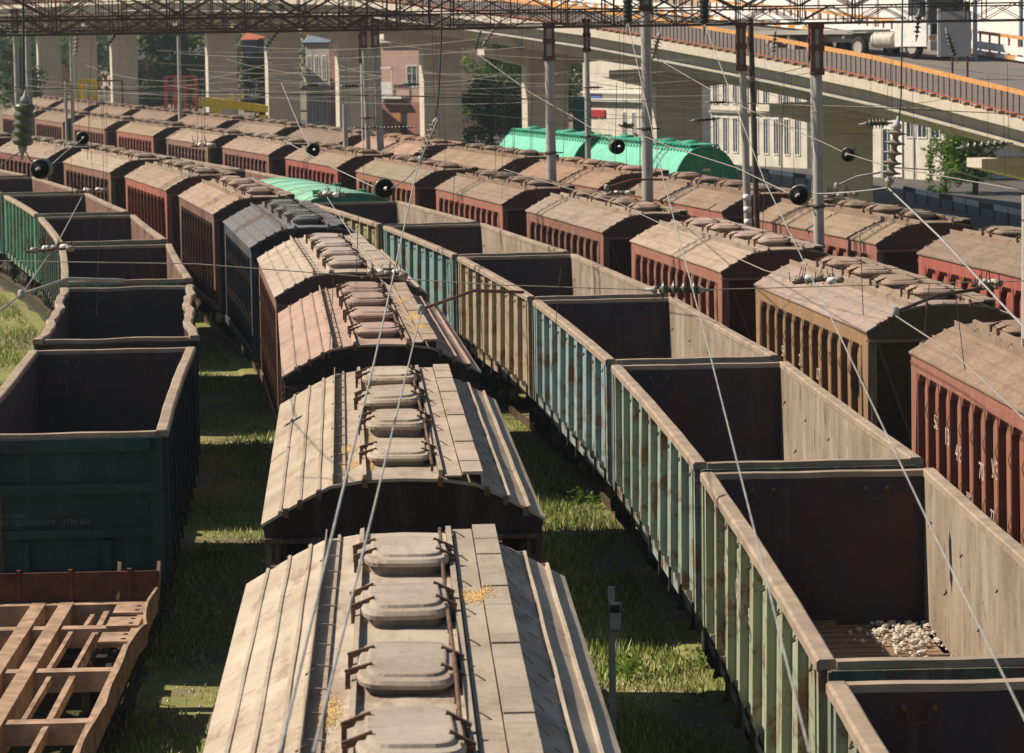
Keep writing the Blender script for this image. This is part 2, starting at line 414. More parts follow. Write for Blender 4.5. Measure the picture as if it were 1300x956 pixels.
# grass blades between the rows
def lateral_between(ka, kb, y, f):
    xa = t_x(TK[ka], y); xb = t_x(TK[kb], y); return xa+(xb-xa)*f
def grass(name, zones, label):
    b = MB(); r = random.Random(5)
    for (ka, kb, y0, y1, f0, f1, n, hh) in zones:
        for _ in range(n):
            y = r.uniform(y0, y1); f = r.uniform(f0, f1)
            if kb: x = lateral_between(ka, kb, y, f)
            else: x = t_x(TK[ka], y)+f
            patch = math.sin(x*1.9+1.3*math.sin(y*.7))+math.sin(y*.9+x)*.8+r.uniform(-.8, .8)
            if patch < -.9: continue
            H = hh*r.uniform(.4, 1.3)*(1+.5*max(0, patch)); a = r.uniform(0, 6.28); w_ = r.uniform(.008, .02)
            lx, ly = r.uniform(-.5, .5)*H, r.uniform(-.5, .5)*H
            c, s_ = math.cos(a)*w_, math.sin(a)*w_; z = -.26
            b.add([(x-c, y-s_, z), (x+c, y+s_, z), (x+lx, y+ly, z+H)], [(0,1,2)])
    tag(b.build(name, M['blade'], recalc=False), label, 'grass', kind='stuff')
grass('grass', [('t2','t3', 34, 92, .22, .86, 95000, .12), ('t1','t2', 38, 110, .2, .8, 60000, .09), ('t1',None, 55, 95, -6, -1.9, 26000, .12), ('t1',None, 90, 170, -10, -1.7, 60000, .16)],
      'short dry and green grass growing between the rows of wagons')

b = MB(); r_ = random.Random(9)
for i in range(2600):
    y = r_.uniform(34, 95); ka, kb = ('t2','t3') if r_.random() < .6 else ('t1','t2'); x = lateral_between(ka, kb, y, r_.uniform(.22, .78)); q = r_.uniform(.012, .045)*(1 if r_.random() < .93 else 2); z = -.245
    pts = [(x+q*math.cos(a)*r_.uniform(.7,1.2), y+q*math.sin(a)*r_.uniform(.7,1.2), z) for a in (0,1.5,3.1,4.6)]+[(x+q*.3, y, z+q*.9)]
    b.add(pts, [(0,1,4),(1,2,4),(2,3,4),(3,0,4)])
tag(b.build('gravel', M['rubble'], recalc=False), 'loose pale stones scattered in the grass between the rows', 'gravel', kind='stuff')
for wi, (u, v, nn, lab) in enumerate(((712,628,260,'leafy green weed beside the second centre hopper'),(752,648,160,'low weed at the edge of the sunlit grass patch'),(735,640,140,'small weed in the sunlit grass patch'),(325,578,120,'low weed left of the second centre hopper'),(262,712,160,'weed at the sunlit strip left of the front hopper'),(862,700,140,'dry weed against the gondola bogie'),(800,858,150,'weed right of the marker post'),(890,850,160,'weed below the nearest gondola'))):
    p = on(u, v, -.22); b = MB(); r_ = random.Random(wi)
    for i in range(nn):
        a = r_.uniform(0, 6.28); d = abs(r_.gauss(0, .22)); z = r_.uniform(.02, .38)*(1-d); s_ = r_.uniform(.02, .05)
        o_ = Vector((d*math.cos(a), d*math.sin(a), z)); q1 = Vector((r_.gauss(0,1), r_.gauss(0,1), r_.gauss(0,.5))).normalized()*s_; q2 = q1.cross(Vector((r_.gauss(0,1), r_.gauss(0,1), r_.gauss(0,1)))).normalized()*s_*.6
        b.add([o_-q1, o_-q2, o_+q1, o_+q2], [(0,1,2,3)])
    o = b.build('weed', M['leaf'], None, p, recalc=False); tag(o, lab, 'weed', 'weeds between the rows', 'stuff')
# ------------------------------------------------------------------ bogies and couplers (shared meshes)
def bogie_meshes():
    b = MB()
    for sx in (-1, 1):
        x = sx*1.02
        b.prism([(-1.25,.55),(-1.25,.72),(-.45,.80),(.45,.80),(1.25,.72),(1.25,.55),(.85,.50),(.45,.22),(-.45,.22),(-.85,.50)], x-.07, x+.07, 0, 'x')
        for yy in (-.925, .925): b.lathe((x-.14*1, yy, .475), (1,0,0), [(.13,0),(.15,.02),(.15,.26),(.13,.28)], 12, 0)
        for yy in (-.2, 0, .2): b.lathe((x+sx*.09, yy, .30), (0,0,1), [(.07,0),(.07,.3)], 8, 0)
    b.box(-1.0, 1.0, -.22, .22, .45, .82); b.box(-1.1, 1.1, -1.2, -1.12, .35, .5); 
    bog = b.data('bogie', [M['dark']])
    b = MB()
    for sx in (-1, 1):
        b.lathe((sx*.76-.06, 0, .475), (1,0,0), [(.08,0),(.30,.01),(.44,.0),(.475,.02),(.475,.10),(.44,.12),(.25,.10),(.1,.13)], 24, 0)
    b.tube([(-1.05,0,.475),(1.05,0,.475)], .08, 10)
    ws = b.data('wheelset', [M['wheel']])
    b = MB(); b.box(-.14, .14, -.75, 0, .92, 1.16); b.box(-.19, .19, -1.12, -.74, .88, 1.22); b.box(-.22,.22,.0,.15,.85,1.25)
    b.tube([(-.75,-.02,.75),(-.25,-.35,.62),(.2,-.3,.8)], .03, 6)
    cp = b.data('coupler', [M['dark']])
    return bog, ws, cp
BOG, WS, CP = bogie_meshes()
def running_gear(root, half, yb):
    for sy in (-1, 1):
        o = bpy.data.objects.new('bogie', BOG); COL.objects.link(o); o.parent = root; o.location = (0, sy*yb, 0)
        for q in (-.925, .925):
            c = bpy.data.objects.new('wheelset', WS); COL.objects.link(c); c.parent = o; c.location = (0, q, 0)
        c = bpy.data.objects.new('coupler', CP); COL.objects.link(c); c.parent = root; c.location = (0, sy*half, 0)
        if sy > 0: c.rotation_euler = (0, 0, math.pi)

# ------------------------------------------------------------------ covered hopper wagon
HL = 5.7; CR = 4.53
PROF = [(-1.56,4.05),(-1.30,4.20),(-1.05,4.34),(-.80,4.46),(-.45,4.515),(0,4.53),(.45,4.515),(.80,4.46),(1.05,4.34),(1.30,4.20),(1.56,4.05)]
def pz(x):
    for (a, za), (b, zb) in zip(PROF, PROF[1:]):
        if a <= x <= b: return za+(zb-za)*(x-a)/(b-a)
    return 4.05
def make_hopper(style=0):
    root = empty('hopper_wagon')
    # body
    b = MB()
    for s in (-1, 1):
        xs = s*1.43; xo = s*1.54
        def xb(a, c): return (min(a, c), max(a, c))
        # sheet (slightly leaning in at the bottom)
        b.prism([(xs,3.80),(xs-s*.04,3.80),(xs-s*.10,1.35),(xs-s*.03,1.35)], -HL+.12, HL-.12, 0)
        # fascia under the eave
        b.prism([(xo,4.04),(xo,3.74),(xs,3.62),(xs-s*.03,4.04)], -HL+.03, HL-.03, 0)
        n = 11; y0 = -HL+.62; y1 = HL-.62
        for i in range(n+1):
            y = y0+(y1-y0)*i/n
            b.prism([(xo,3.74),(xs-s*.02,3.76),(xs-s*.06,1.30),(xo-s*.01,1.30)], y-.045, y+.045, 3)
            if i < n:   # pointed slot top: two little gussets
                ym = y+.055; yn = y+(y1-y0)/n-.055
                for (ya, yc) in ((ym, ym+.12), (yn, yn-.12)):
                    b.add([(xo-s*.004,ya,3.74),(xo-s*.004,yc,3.74),(xo-s*.004,ya,3.58),(xs,ya,3.58),(xs,yc,3.74)],[(0,1,2),(2,1,4,3)],0)
                # ladder-like loop on each rib
                for zz in (3.2, 2.2):
                    b.tube([(xo,y,zz+.14),(xo+s*.045,y-.03,zz),(xo,y,zz-.14)], .008, 4, 1)
        for sy in (-1, 1):   # tapering corner plates
            b.prism([(sy*(HL-.03),4.0),(sy*(HL-.56),3.8),(sy*(HL-.34),1.35),(sy*(HL-.10),1.35)], min(xo-s*.002,xo-s*.12), max(xo-s*.002,xo-s*.12), 0, 'x')
        b.box(*xb(xo-s*.12, xo+s*.02), -HL-.15, HL+.15, 1.18, 1.36, 0)
    b.box(-1.3, 1.3, -HL-.35, HL+.35, 1.0, 1.18, 2)
    for sy in (-1, 1):
        ya = sy*(HL-.02)
        gp = [(x, z-.012) for x, z in PROF]+[(1.53,3.88),(-1.53,3.88)]
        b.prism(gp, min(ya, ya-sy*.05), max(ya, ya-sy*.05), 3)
        b.box(-1.54, 1.54, min(ya+sy*.05, ya-sy*.10), max(ya+sy*.05, ya-sy*.10), 3.83, 3.885, 0)       # ledge
        yr = ya-sy*.30
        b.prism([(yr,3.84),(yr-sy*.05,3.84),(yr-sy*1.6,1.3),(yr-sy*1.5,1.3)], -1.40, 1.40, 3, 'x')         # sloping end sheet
        for sx in (-1, 1):
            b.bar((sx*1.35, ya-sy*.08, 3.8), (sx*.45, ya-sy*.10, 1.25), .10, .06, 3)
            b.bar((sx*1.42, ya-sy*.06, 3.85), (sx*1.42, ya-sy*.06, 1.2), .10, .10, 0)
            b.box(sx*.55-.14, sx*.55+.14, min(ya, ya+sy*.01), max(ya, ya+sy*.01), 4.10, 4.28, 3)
        for zz in np.arange(1.5, 3.8, .32): b.bar((.62, ya+sy*.03, zz), (1.0, ya+sy*.03, zz), .02, .02, 1)
        b.bar((.62, ya+sy*.03, 1.3), (.62, ya+sy*.03, 3.9), .03, .03, 1); b.bar((1.0, ya+sy*.03, 1.3), (1.0, ya+sy*.03, 3.9), .03, .03, 1)
    for yy in (-2.9, 0, 2.9):    # discharge funnels
        b.add([(-1.2,yy-1.3,1.2),(1.2,yy-1.3,1.2),(1.2,yy+1.3,1.2),(-1.2,yy+1.3,1.2),(-.5,yy-.4,.45),(.5,yy-.4,.45),(.5,yy+.4,.45),(-.5,yy+.4,.45)],
              [(4,5,1,0),(5,6,2,1),(6,7,3,2),(7,4,0,3),(7,6,5,4)], 2)
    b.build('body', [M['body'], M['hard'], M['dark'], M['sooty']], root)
    # roof sheet with ribs
    b = MB(); up = [(x*1.01, z) for x, z in PROF]; lowp = [(x*1.01, z-.035) for x, z in reversed(PROF)]
    b.prism(up+lowp, -HL, HL, 0, n=14, fn=lambda p: (p[0], p[1], p[2]+.003*math.sin(p[1]*1.7+p[0]*3)))
    for x in (-1.36, -1.14, -.93, 1.40, 1.18):
        z = pz(x); hh = .032 if x < 0 else .052; b.prism([(x-.030, z-.02), (x-.014, z+hh), (x+.014, z+hh), (x+.030, z-.02)], -HL-.02, HL+.02, 0, n=24, fn=lambda p: (p[0]+.003*math.sin(p[1]*1.9+7*x), p[1], p[2]))
    for x in (-1.30, -1.14, -.93, -.42, .42, .93, 1.14, 1.36):
        for sy in (-1, 1): b.box(x-.03, x+.03, sy*HL-.04, sy*HL+.04, pz(x)-.08, pz(x)+.02, 1)
    for y in (-2.8, 0, 2.8):
        for (xa, xb_) in ((-1.5,-.8),(.8,1.5)):
            b.add([(xa,y-.012,pz(xa)+.006),(xb_,y-.012,pz(xb_)+.006),(xb_,y+.012,pz(xb_)+.006),(xa,y+.012,pz(xa)+.006)],[(0,1,2,3)],0)
    b.build('roof', [M['roof'], M['hard']], root)
    # left edge plate with hooks, running boards on the right, hinge rail
    b = MB()
    b.box(-.775, -.765, -HL+.05, HL-.05, pz(-.77)-.01, pz(-.77)+.12, 0)
    for i in range(13):
        y = -HL+.4+i*.88; b.bar((-.77,y,pz(-.77)+.07),(-.60,y,pz(-.6)+.03), .014, .012, 0)
        if i % 3 == 1: b.bar((-.80,y+.4,pz(-.77)+.09),(-.72,y+.4,pz(-.77)+.14), .012, .012, 1)
    b.prism([(-.66,4.47),(-.66,4.52),(-.63,4.52),(-.63,4.47)], -HL, HL, 0)
    b.prism([(-.45,4.49),(-.44,4.575),(-.40,4.585),(-.39,4.49)], -HL, HL, 0)
    b.build('roof_rail', [M['roof'], M['hard']], root)
    b = MB()
    nb = 13; ll = 2*HL/nb
    for i in range(nb):
        y = -HL+i*ll; dz = .008*math.sin(i*2.3)
        b.box(.665, .89, y+.008, y+ll-.008, 4.555+dz, 4.59+dz, 0)
        b.bar((.84, y+.06, 4.57), (1.0, y+.04, 4.40), .012, .012, 0)
        b.bar((1.10, y+.5, 4.345), (1.02, y+.53, 4.40), .012, .010, 0)
    b.box(.872, .888, -HL, HL, 4.40, 4.552, 0)
    b.box(.47, .655, -HL, HL, 4.53, 4.55, 0)
    b.build('walkway', [M['roof'], M['hard']], root)
    b = MB()
    b.prism([(.40,4.50),(.40,4.60),(.45,4.60),(.45,4.50)], -HL+.1, HL-.1, 0)
    b.tube([(.34,-HL+.4,4.62),(.35,-2,4.66),(.33,2,4.64),(.34,HL-.4,4.62)], .018, 6, 1)
    for i in range(16):
        y = -HL+.5+i*.69; b.bar((.34,y,4.53),(.34,y,4.64), .02,.03,1); (b.tube([(.45,y,4.56),(.50,y+.04,4.60),(.58,y+.02,4.55)], .006, 4, 1) if i % 2 else None)
    b.build('hinge_rail', [M['roof'], M['hard']], root)
    # hatches
    def outl(sx, sy, p, n=28):
        o = []
        for i in range(n):
            a = 2*math.pi*i/n; ca, sa = math.cos(a), math.sin(a)
            o.append((sx*math.copysign(abs(ca)**(2/p), ca), sy*math.copysign(abs(sa)**(2/p), sa)))
        return o
    b = MB()
    lv = [(.33,.60,0),(.33,.60,.09),(.38,.72,.10),(.385,.73,.135),(.365,.70,.165),(.315,.60,.172),(.305,.585,.195),(.29,.56,.200)]
    n = 28; vs = []
    for (sx, sy, z) in lv: vs += [(x, y, z) for x, y in outl(sx, sy, 4.5)]
    fs = [(i*n+j, i*n+(j+1) % n, (i+1)*n+(j+1) % n, (i+1)*n+j) for i in range(len(lv)-1) for j in range(n)]+[tuple(range((len(lv)-1)*n, len(lv)*n))]
    b.add(vs, fs, 0)
    for y in (-.30, .30):
        b.bar((-.47,y,.13),(-.26,y,.20), .035,.05,1); b.bar((.26,y,.20),(.44,y,.12), .045,.05,1); b.box(-.47,-.43,y-.03,y+.03,0,.14,1)
        b.box(.37,.43,y-.05,y+.05,.02,.13,1)
    b.tube([(.34,-.5,.18),(.36,-.42,.10),(.33,-.35,.16)], .012, 5, 1)
    hd = b.data('hatch', [M['roof'], M['hard']])
    for i in range(4):
        o = bpy.data.objects.new('hatch', hd); COL.objects.link(o); o.parent = root
        o.location = (-.01, -4.05+2.62*i+(.08 if i == 2 else 0), 4.505); o.rotation_euler = (0, 0, rnd.uniform(-.012, .012))
    running_gear(root, HL+.45, HL-1.5)
    return root

# ------------------------------------------------------------------ open gondola
GL = 6.4
def make_gondola(bend=0, wavy=0, inner='in_tan', seed=0, gm='gond'):
    r = random.Random(seed); root = empty('gondola_wagon')
    ph = r.uniform(0, 6)
    def warp(s):
        def f(p):
            x, y, z = p; k = max(0, (z-1.5)/2.0)
            o = -s*bend*k*(math.cos(y*math.pi/(2*GL))**1) + wavy*k*(math.sin(y*1.3+ph+s)+.6*math.sin(y*2.9+s*2))
            return (x+o*(1 if abs(x) > .9 else 0), y, z+wavy*.35*k*math.sin(y*2.1+ph))
        return f
    for s in (-1, 1):
        b = MB(); f = warp(s)
        xi, xo = s*1.425, s*1.455; xr = s*1.562
        def pr(pts, a, c, m, n=1, ff=f): b.prism(pts, a, c, m, n=n, fn=ff)
        pr([(xi,3.42),(xo,3.42),(xo,1.42),(xi,1.42)], -GL+.02, GL-.02, 0, 26)
        b2 = [(xi-s*.002,3.40),(xi-s*.012,3.40),(xi-s*.012,1.43),(xi-s*.002,1.43)]; pr(b2, -GL+.08, GL-.08, 1, 26)
        for i in range(9):
            y = -GL+.45+i*(2*GL-.9)/8; wd = .085
            pr([(xo-s*.005,3.42),(xr,3.40),(xr,1.50),(xo-s*.005,1.25)], y-wd, y+wd, 0)
            b.box(min(xr-s*.02,xr+s*.02), max(xr-s*.02,xr+s*.02), y-.05, y+.05, 1.12, 1.5, 2)
            if i < 8:
                ym = y+.8; b.tube([(xo+s*.01,ym-.1,3.2),(xo+s*.05,ym,3.15),(xo+s*.01,ym+.1,3.2)], .012, 4, 2)
                b.tube([(xr-s*.1,y+.3,1.40),(xr,y+.35,1.05),(xr-s*.05,y+.6,1.0)], .022, 5, 2); b.box(min(xo,xo+s*.07),max(xo,xo+s*.07),y+.5,y+1.15,1.36,1.46,2)
        for sy in (-1, 1):
            pr([(xo-s*.005,3.42),(xr+s*.004,3.42),(xr+s*.004,1.30),(xo-s*.005,1.30)], sy*(GL-.02)-(.16 if sy > 0 else 0), sy*(GL-.02)+(.16 if sy < 0 else 0), 0)
        b.prism([(xo-s*.12,1.42),(xo+s*.07,1.42),(xo+s*.07,1.22),(xo-s*.12,1.22)], -GL, GL, 0)
        for k in range(10):   # lashing hooks inside
            y = -GL+.8+k*1.25; b.tube([(xi-s*.01,y,2.9 if k % 2 else 2.2),(xi-s*.05,y+.03,2.84 if k % 2 else 2.14),(xi-s*.01,y+.06,2.9 if k % 2 else 2.2)], .012, 4, 2)
        b.build('side_wall', [M[gm], M[inner], M['dark']], root)
        b = MB(); b.prism([(s*1.40,3.415),(s*1.40,3.50),(s*1.42,3.515),(s*1.555,3.515),(s*1.585,3.49),(s*1.585,3.40),(s*1.56,3.40),(s*1.55,3.415)], -GL, GL, 0, n=40, fn=f)
        b.build('top_rail', [M['rim']], root)
    for sy in (-1, 1):
        b = MB(); yo = sy*(GL-.03); yi = sy*(GL-.09)
        b.box(-1.47, 1.47, min(yo, yi), max(yo, yi), 1.25, 3.43, 0)
        b.box(-1.43, 1.43, min(yi-sy*.002, yi-sy*.012), max(yi-sy*.002, yi-sy*.012), 1.43, 3.41, 1)
        def hb(z0, z1, d): b.box(-1.46, 1.46, min(yo+sy*.001, yo+sy*d), max(yo+sy*.001, yo+sy*d), z0, z1, 0)
        hb(3.22, 3.42, .13); hb(2.58, 2.74, .14); hb(1.92, 2.05, .14); hb(1.20, 1.40, .10)
        for x in (-1.40, 1.40): b.box(x-.09, x+.09, min(yo, yo+sy*.13), max(yo, yo+sy*.13), 1.2, 3.41, 0)
        for x in (-.62, .62): b.box(x-.07, x+.07, min(yo, yo+sy*.08), max(yo, yo+sy*.08), 1.36, 1.87, 0)
        for x in (-.9, -.62, .62, .9):
            b.lathe((x, yi-sy*.012, 3.28), (0,-sy,0), [(.035,0),(.035,.03),(.02,.04)], 8, 2)
        for x in (-.76, .76): b.tube([(x-.11,yi-sy*.04,3.27),(x-.09,yi-sy*.05,3.16),(x,yi-sy*.05,3.13),(x+.09,yi-sy*.05,3.16),(x+.11,yi-sy*.04,3.27)], .007, 5, 2)
        for zz in np.arange(1.4, 3.3, .34): b.bar((-1.25,yo+sy*.15,zz),(-.95,yo+sy*.15,zz), .02,.02,2)
        b.bar((-1.25,yo+sy*.15,1.2),(-1.25,yo+sy*.15,3.3),.025,.025,2); b.bar((-.95,yo+sy*.15,1.2),(-.95,yo+sy*.15,3.3),.025,.025,2)
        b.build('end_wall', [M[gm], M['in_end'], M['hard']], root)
        b = MB(); a, c = sorted((sy*(GL-.11), sy*(GL+.05)))
        b.prism([(a,3.425),(a,3.50),(c,3.50),(c,3.425)], -1.40, 1.40, 0, 'x', n=10, fn=lambda p: (p[0], p[1], p[2]+wavy*.3*math.sin(p[0]*3)+.004*math.sin(p[0]*5)))
        b.build('end_rail', [M['rim']], root)
    b = MB(); b.box(-1.43, 1.43, -GL+.1, GL-.1, 1.36, 1.42, 0)
    for i in range(8):
        y = -GL+.3+i*1.69
        b.box(-1.40, 1.40, y-.05, y+.05, 1.42, 1.45, 0)
    b.box(-.20, .20, -GL+.1, GL-.1, 1.424, 1.49, 0)
    b.build('floor', [M['planks']], root)
    b = MB(); b.box(-.25, .25, -GL-.1, GL+.1, .82, 1.2, 0)
    for y in np.arange(-5.4, 5.5, 1.2): b.box(-1.3, 1.3, y-.05, y+.05, 1.0, 1.34, 0)
    for y in (-2.6, .8): b.tube([(.5,y,.85),(.5,y+1.2,.85)], .22, 12, 0)
    b.build('underframe', [M['dark']], root)
    running_gear(root, GL+.1, GL-1.9)
    return root

# ------------------------------------------------------------------ place the wagons
ORD = ['front', 'second', 'third', 'fourth', 'fifth', 'sixth', 'seventh', 'eighth', 'ninth', 'tenth', 'eleventh', 'twelfth', 'thirteenth', 'fourteenth', 'fifteenth']
def place(o, k, i, dz=0, ds=0, drz=0):
    t = TK[k]; x, y, h = t_at(t, t.a+t.b*i+ds); o.location = (x, y, TZ[k]+dz); o.rotation_euler = (0, 0, h+drz)
    return o
HOP = make_hopper(); used = [False]
def hopper():
    if not used[0]: used[0] = True; return HOP
    return copy_tree(HOP)
def V(c, d=.06):
    return tuple(max(.004, x*(1+rnd.uniform(-d, d))) for x in c[:3])+(1,)
TAN = (.45,.385,.32,1); TAN2 = (.34,.265,.21,1); BRN = (.255,.185,.14,1)
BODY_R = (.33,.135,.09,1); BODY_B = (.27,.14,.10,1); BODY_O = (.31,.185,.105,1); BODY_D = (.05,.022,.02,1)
t2 = [
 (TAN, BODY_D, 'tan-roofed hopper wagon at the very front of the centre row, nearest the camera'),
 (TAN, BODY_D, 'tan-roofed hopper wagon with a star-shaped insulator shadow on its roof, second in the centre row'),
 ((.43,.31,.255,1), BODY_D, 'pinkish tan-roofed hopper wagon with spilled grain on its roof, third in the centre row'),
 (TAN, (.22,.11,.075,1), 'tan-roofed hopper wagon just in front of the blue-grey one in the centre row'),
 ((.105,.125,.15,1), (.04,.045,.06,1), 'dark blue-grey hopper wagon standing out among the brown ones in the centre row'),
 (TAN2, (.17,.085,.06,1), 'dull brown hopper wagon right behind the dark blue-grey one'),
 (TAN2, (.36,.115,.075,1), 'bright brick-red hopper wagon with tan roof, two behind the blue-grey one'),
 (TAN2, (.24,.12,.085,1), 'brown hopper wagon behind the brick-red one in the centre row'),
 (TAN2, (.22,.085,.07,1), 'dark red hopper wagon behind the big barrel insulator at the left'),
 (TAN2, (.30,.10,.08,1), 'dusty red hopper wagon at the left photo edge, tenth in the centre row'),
]
WG = {}
for i, (rc, bc, lab) in enumerate(t2):
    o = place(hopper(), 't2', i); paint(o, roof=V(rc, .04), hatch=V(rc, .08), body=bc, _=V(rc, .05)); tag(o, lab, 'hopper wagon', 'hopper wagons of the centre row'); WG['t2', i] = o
t4 = [
 (BRN, BODY_R, 'red-brown hopper wagon with white stencilled writing at the right photo edge'),
 (TAN2, BODY_O, 'ochre-brown hopper wagon behind the lettered red-brown one, near the right edge'),
 ((.40,.33,.265,1), BODY_R, 'brown-roofed hopper wagon with reddish ribs, third in the row right of the open gondolas'),
 (TAN2, (.24,.12,.085,1), 'hopper wagon with a shade-darkened end, fourth in the row right of the open gondolas'),
 (BRN, BODY_R, 'red-ribbed hopper wagon fifth in the row right of the open gondolas'),
 (BRN, BODY_R, 'hopper wagon behind the round insulator in mid photo, sixth in its row'),
 (BRN, (.36,.10,.075,1), 'red hopper wagon right beside the green flat-roofed wagon'),
 (TAN2, (.28,.12,.09,1), 'pale-roofed hopper wagon eighth in the row, just past the green-roofed one'),
 (TAN2, BODY_B, 'pale-roofed brown hopper wagon, ninth in the row right of the open gondolas'),
 (BRN, (.32,.11,.08,1), 'small far reddish hopper wagon, tenth in the row right of the open gondolas'),
 (BRN, BODY_B, 'small far brown hopper wagon, eleventh in the row right of the open gondolas'),
 (BRN, BODY_B, 'small far hopper wagon beside the big barrel insulator, twelfth in its row'),
 (BRN, BODY_B, 'small far hopper wagon at the left edge, thirteenth in its row'),
]
for i, (rc, bc, lab) in enumerate(t4):
    o = place(hopper(), 't4', i); paint(o, roof=V(rc, .08), hatch=V(rc, .08), body=V(bc, .05), _=V(rc, .05)); tag(o, lab, 'hopper wagon', 'hopper wagons of the row right of the gondolas'); WG['t4', i] = o
t5 = [
 (BRN, (.38,.10,.075,1), 'red hopper wagon at the right edge of the rearmost brown row'),
 (BRN, BODY_R, 'hopper wagon behind the thick concrete pole in the rearmost brown row'),
 (BRN, BODY_R, 'hopper wagon in front of the big green barrel wagon, third in the rearmost row'),
 ((.36,.22,.165,1), BODY_R, 'reddish-roofed hopper wagon in front of the far green barrel wagon'),
 (BRN, BODY_R, 'hopper wagon fifth in the rearmost brown row, left of the green wagons'),
 ((.38,.24,.18,1), BODY_R, 'hopper wagon under the pair of slim concrete poles, sixth in the rearmost row'),
 (BRN, BODY_R, 'far hopper wagon seventh in the rearmost brown row'),
 (BRN, BODY_B, 'far hopper wagon beneath the yellow crane arm, eighth in the rearmost row'),
 (BRN, BODY_B, 'far hopper wagon ninth in the rearmost brown row'),
 (BRN, BODY_B, 'far hopper wagon below the orange scaffold, tenth in the rearmost row'),
 (BRN, BODY_B, 'far hopper wagon below the yellow gate frame, eleventh in the rearmost row'),
 (BRN, BODY_B, 'farthest visible hopper wagon of the rearmost row, beside the barrel insulator'),
 (BRN, BODY_B, 'farthest hopper wagon at the left edge of the rearmost row'),
]
for i, (rc, bc, lab) in enumerate(t5):
    o = place(hopper(), 't5', i); paint(o, roof=V(rc, .08), hatch=V(rc, .08), body=V(bc, .05), _=V(rc, .05)); tag(o, lab, 'hopper wagon', 'hopper wagons of the rearmost brown row'); WG['t5', i] = o

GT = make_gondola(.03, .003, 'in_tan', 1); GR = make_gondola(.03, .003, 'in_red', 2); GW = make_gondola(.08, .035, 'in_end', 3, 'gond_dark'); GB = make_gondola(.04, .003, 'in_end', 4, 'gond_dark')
pool = {'T': [GT], 'R': [GR], 'W': [GW], 'B': [GB]}; src = {'T': GT, 'R': GR, 'W': GW, 'B': GB}; tk = {}
def gond(kind):
    if not tk.get(kind): tk[kind] = True; return src[kind]
    return copy_tree(src[kind])
def gpaint(o, c, e=None):
    e = e or c
    paint(o, side_wall=c, end_wall=e, _=c)
TEAL = (.10,.235,.22,1); DTEAL = (.05,.12,.13,1)
t3 = [
 (-1, 'T', (.22,.30,.22,1), 'green open gondola wagon at the bottom right corner, only its far end showing'),
 (0, 'T', (.32,.37,.26,1), 'nearest open gondola wagon with pale stones on its floor'),
 (1, 'T', (.27,.36,.30,1), 'pale green open gondola wagon, second of the gondola row right of centre'),
 (2, 'T', (.25,.37,.38,1), 'light blue open gondola wagon with a red-brown inner end, third of its row'),
 (3, 'T', (.38,.32,.22,1), 'tan and green open gondola wagon with rust patches, fourth of its row'),
 (4, 'T', (.17,.31,.31,1), 'teal open gondola wagon, fifth of the row right of centre'),
 (5, 'T', (.34,.34,.18,1), 'olive open gondola wagon just in front of the green flat-roofed wagon'),
 (7, 'R', (.20,.12,.09,1), 'far reddish gondola wagon just behind the green flat-roofed wagon'),
 (8, 'R', (.20,.12,.09,1), 'far reddish gondola wagon, second behind the green flat-roofed wagon'),
 (9, 'R', (.20,.12,.09,1), 'far reddish gondola wagon, third behind the green flat-roofed wagon'),
 (10, 'R', (.20,.12,.09,1), 'farthest reddish gondola wagon beside the small round insulator at left'),
]
for i, kd, c, lab in t3:
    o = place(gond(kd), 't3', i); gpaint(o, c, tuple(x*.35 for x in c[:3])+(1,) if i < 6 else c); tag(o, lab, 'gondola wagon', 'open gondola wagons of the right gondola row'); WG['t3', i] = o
DG = (.018,.055,.058,1)
t1 = [
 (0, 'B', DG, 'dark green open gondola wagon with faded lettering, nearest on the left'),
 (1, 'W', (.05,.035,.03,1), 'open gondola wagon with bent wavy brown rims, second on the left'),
 (2, 'R', (.04,.17,.12,1), 'dark green open gondola wagon with a bright green end, third on the left'),
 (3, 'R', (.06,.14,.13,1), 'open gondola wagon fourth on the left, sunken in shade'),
 (4, 'R', (.12,.33,.23,1), 'open gondola wagon with sunlit mint-green ribbed side at the left edge'),
 (5, 'R', (.10,.30,.28,1), 'far open gondola wagon sixth on the left, near the round insulator'),
 (6, 'R', (.16,.12,.10,1), 'farthest open gondola wagon cut by the left photo edge'),
]
for i, kd, c, lab in t1:
    o = place(gond(kd), 't1', i); gpaint(o, c); tag(o, lab, 'gondola wagon', 'open gondola wagons at the left'); WG['t1', i] = o

for o in list(bpy.data.objects):
    if o.name.startswith('hatch'):
        o.rotation_euler = (rnd.uniform(-.02,.02), rnd.uniform(-.035,.035), rnd.uniform(-.03,.03)); o.scale = (rnd.uniform(.97,1.03), rnd.uniform(.96,1.04), rnd.uniform(.85,1.2)); o.location.x += rnd.uniform(-.012,.012)
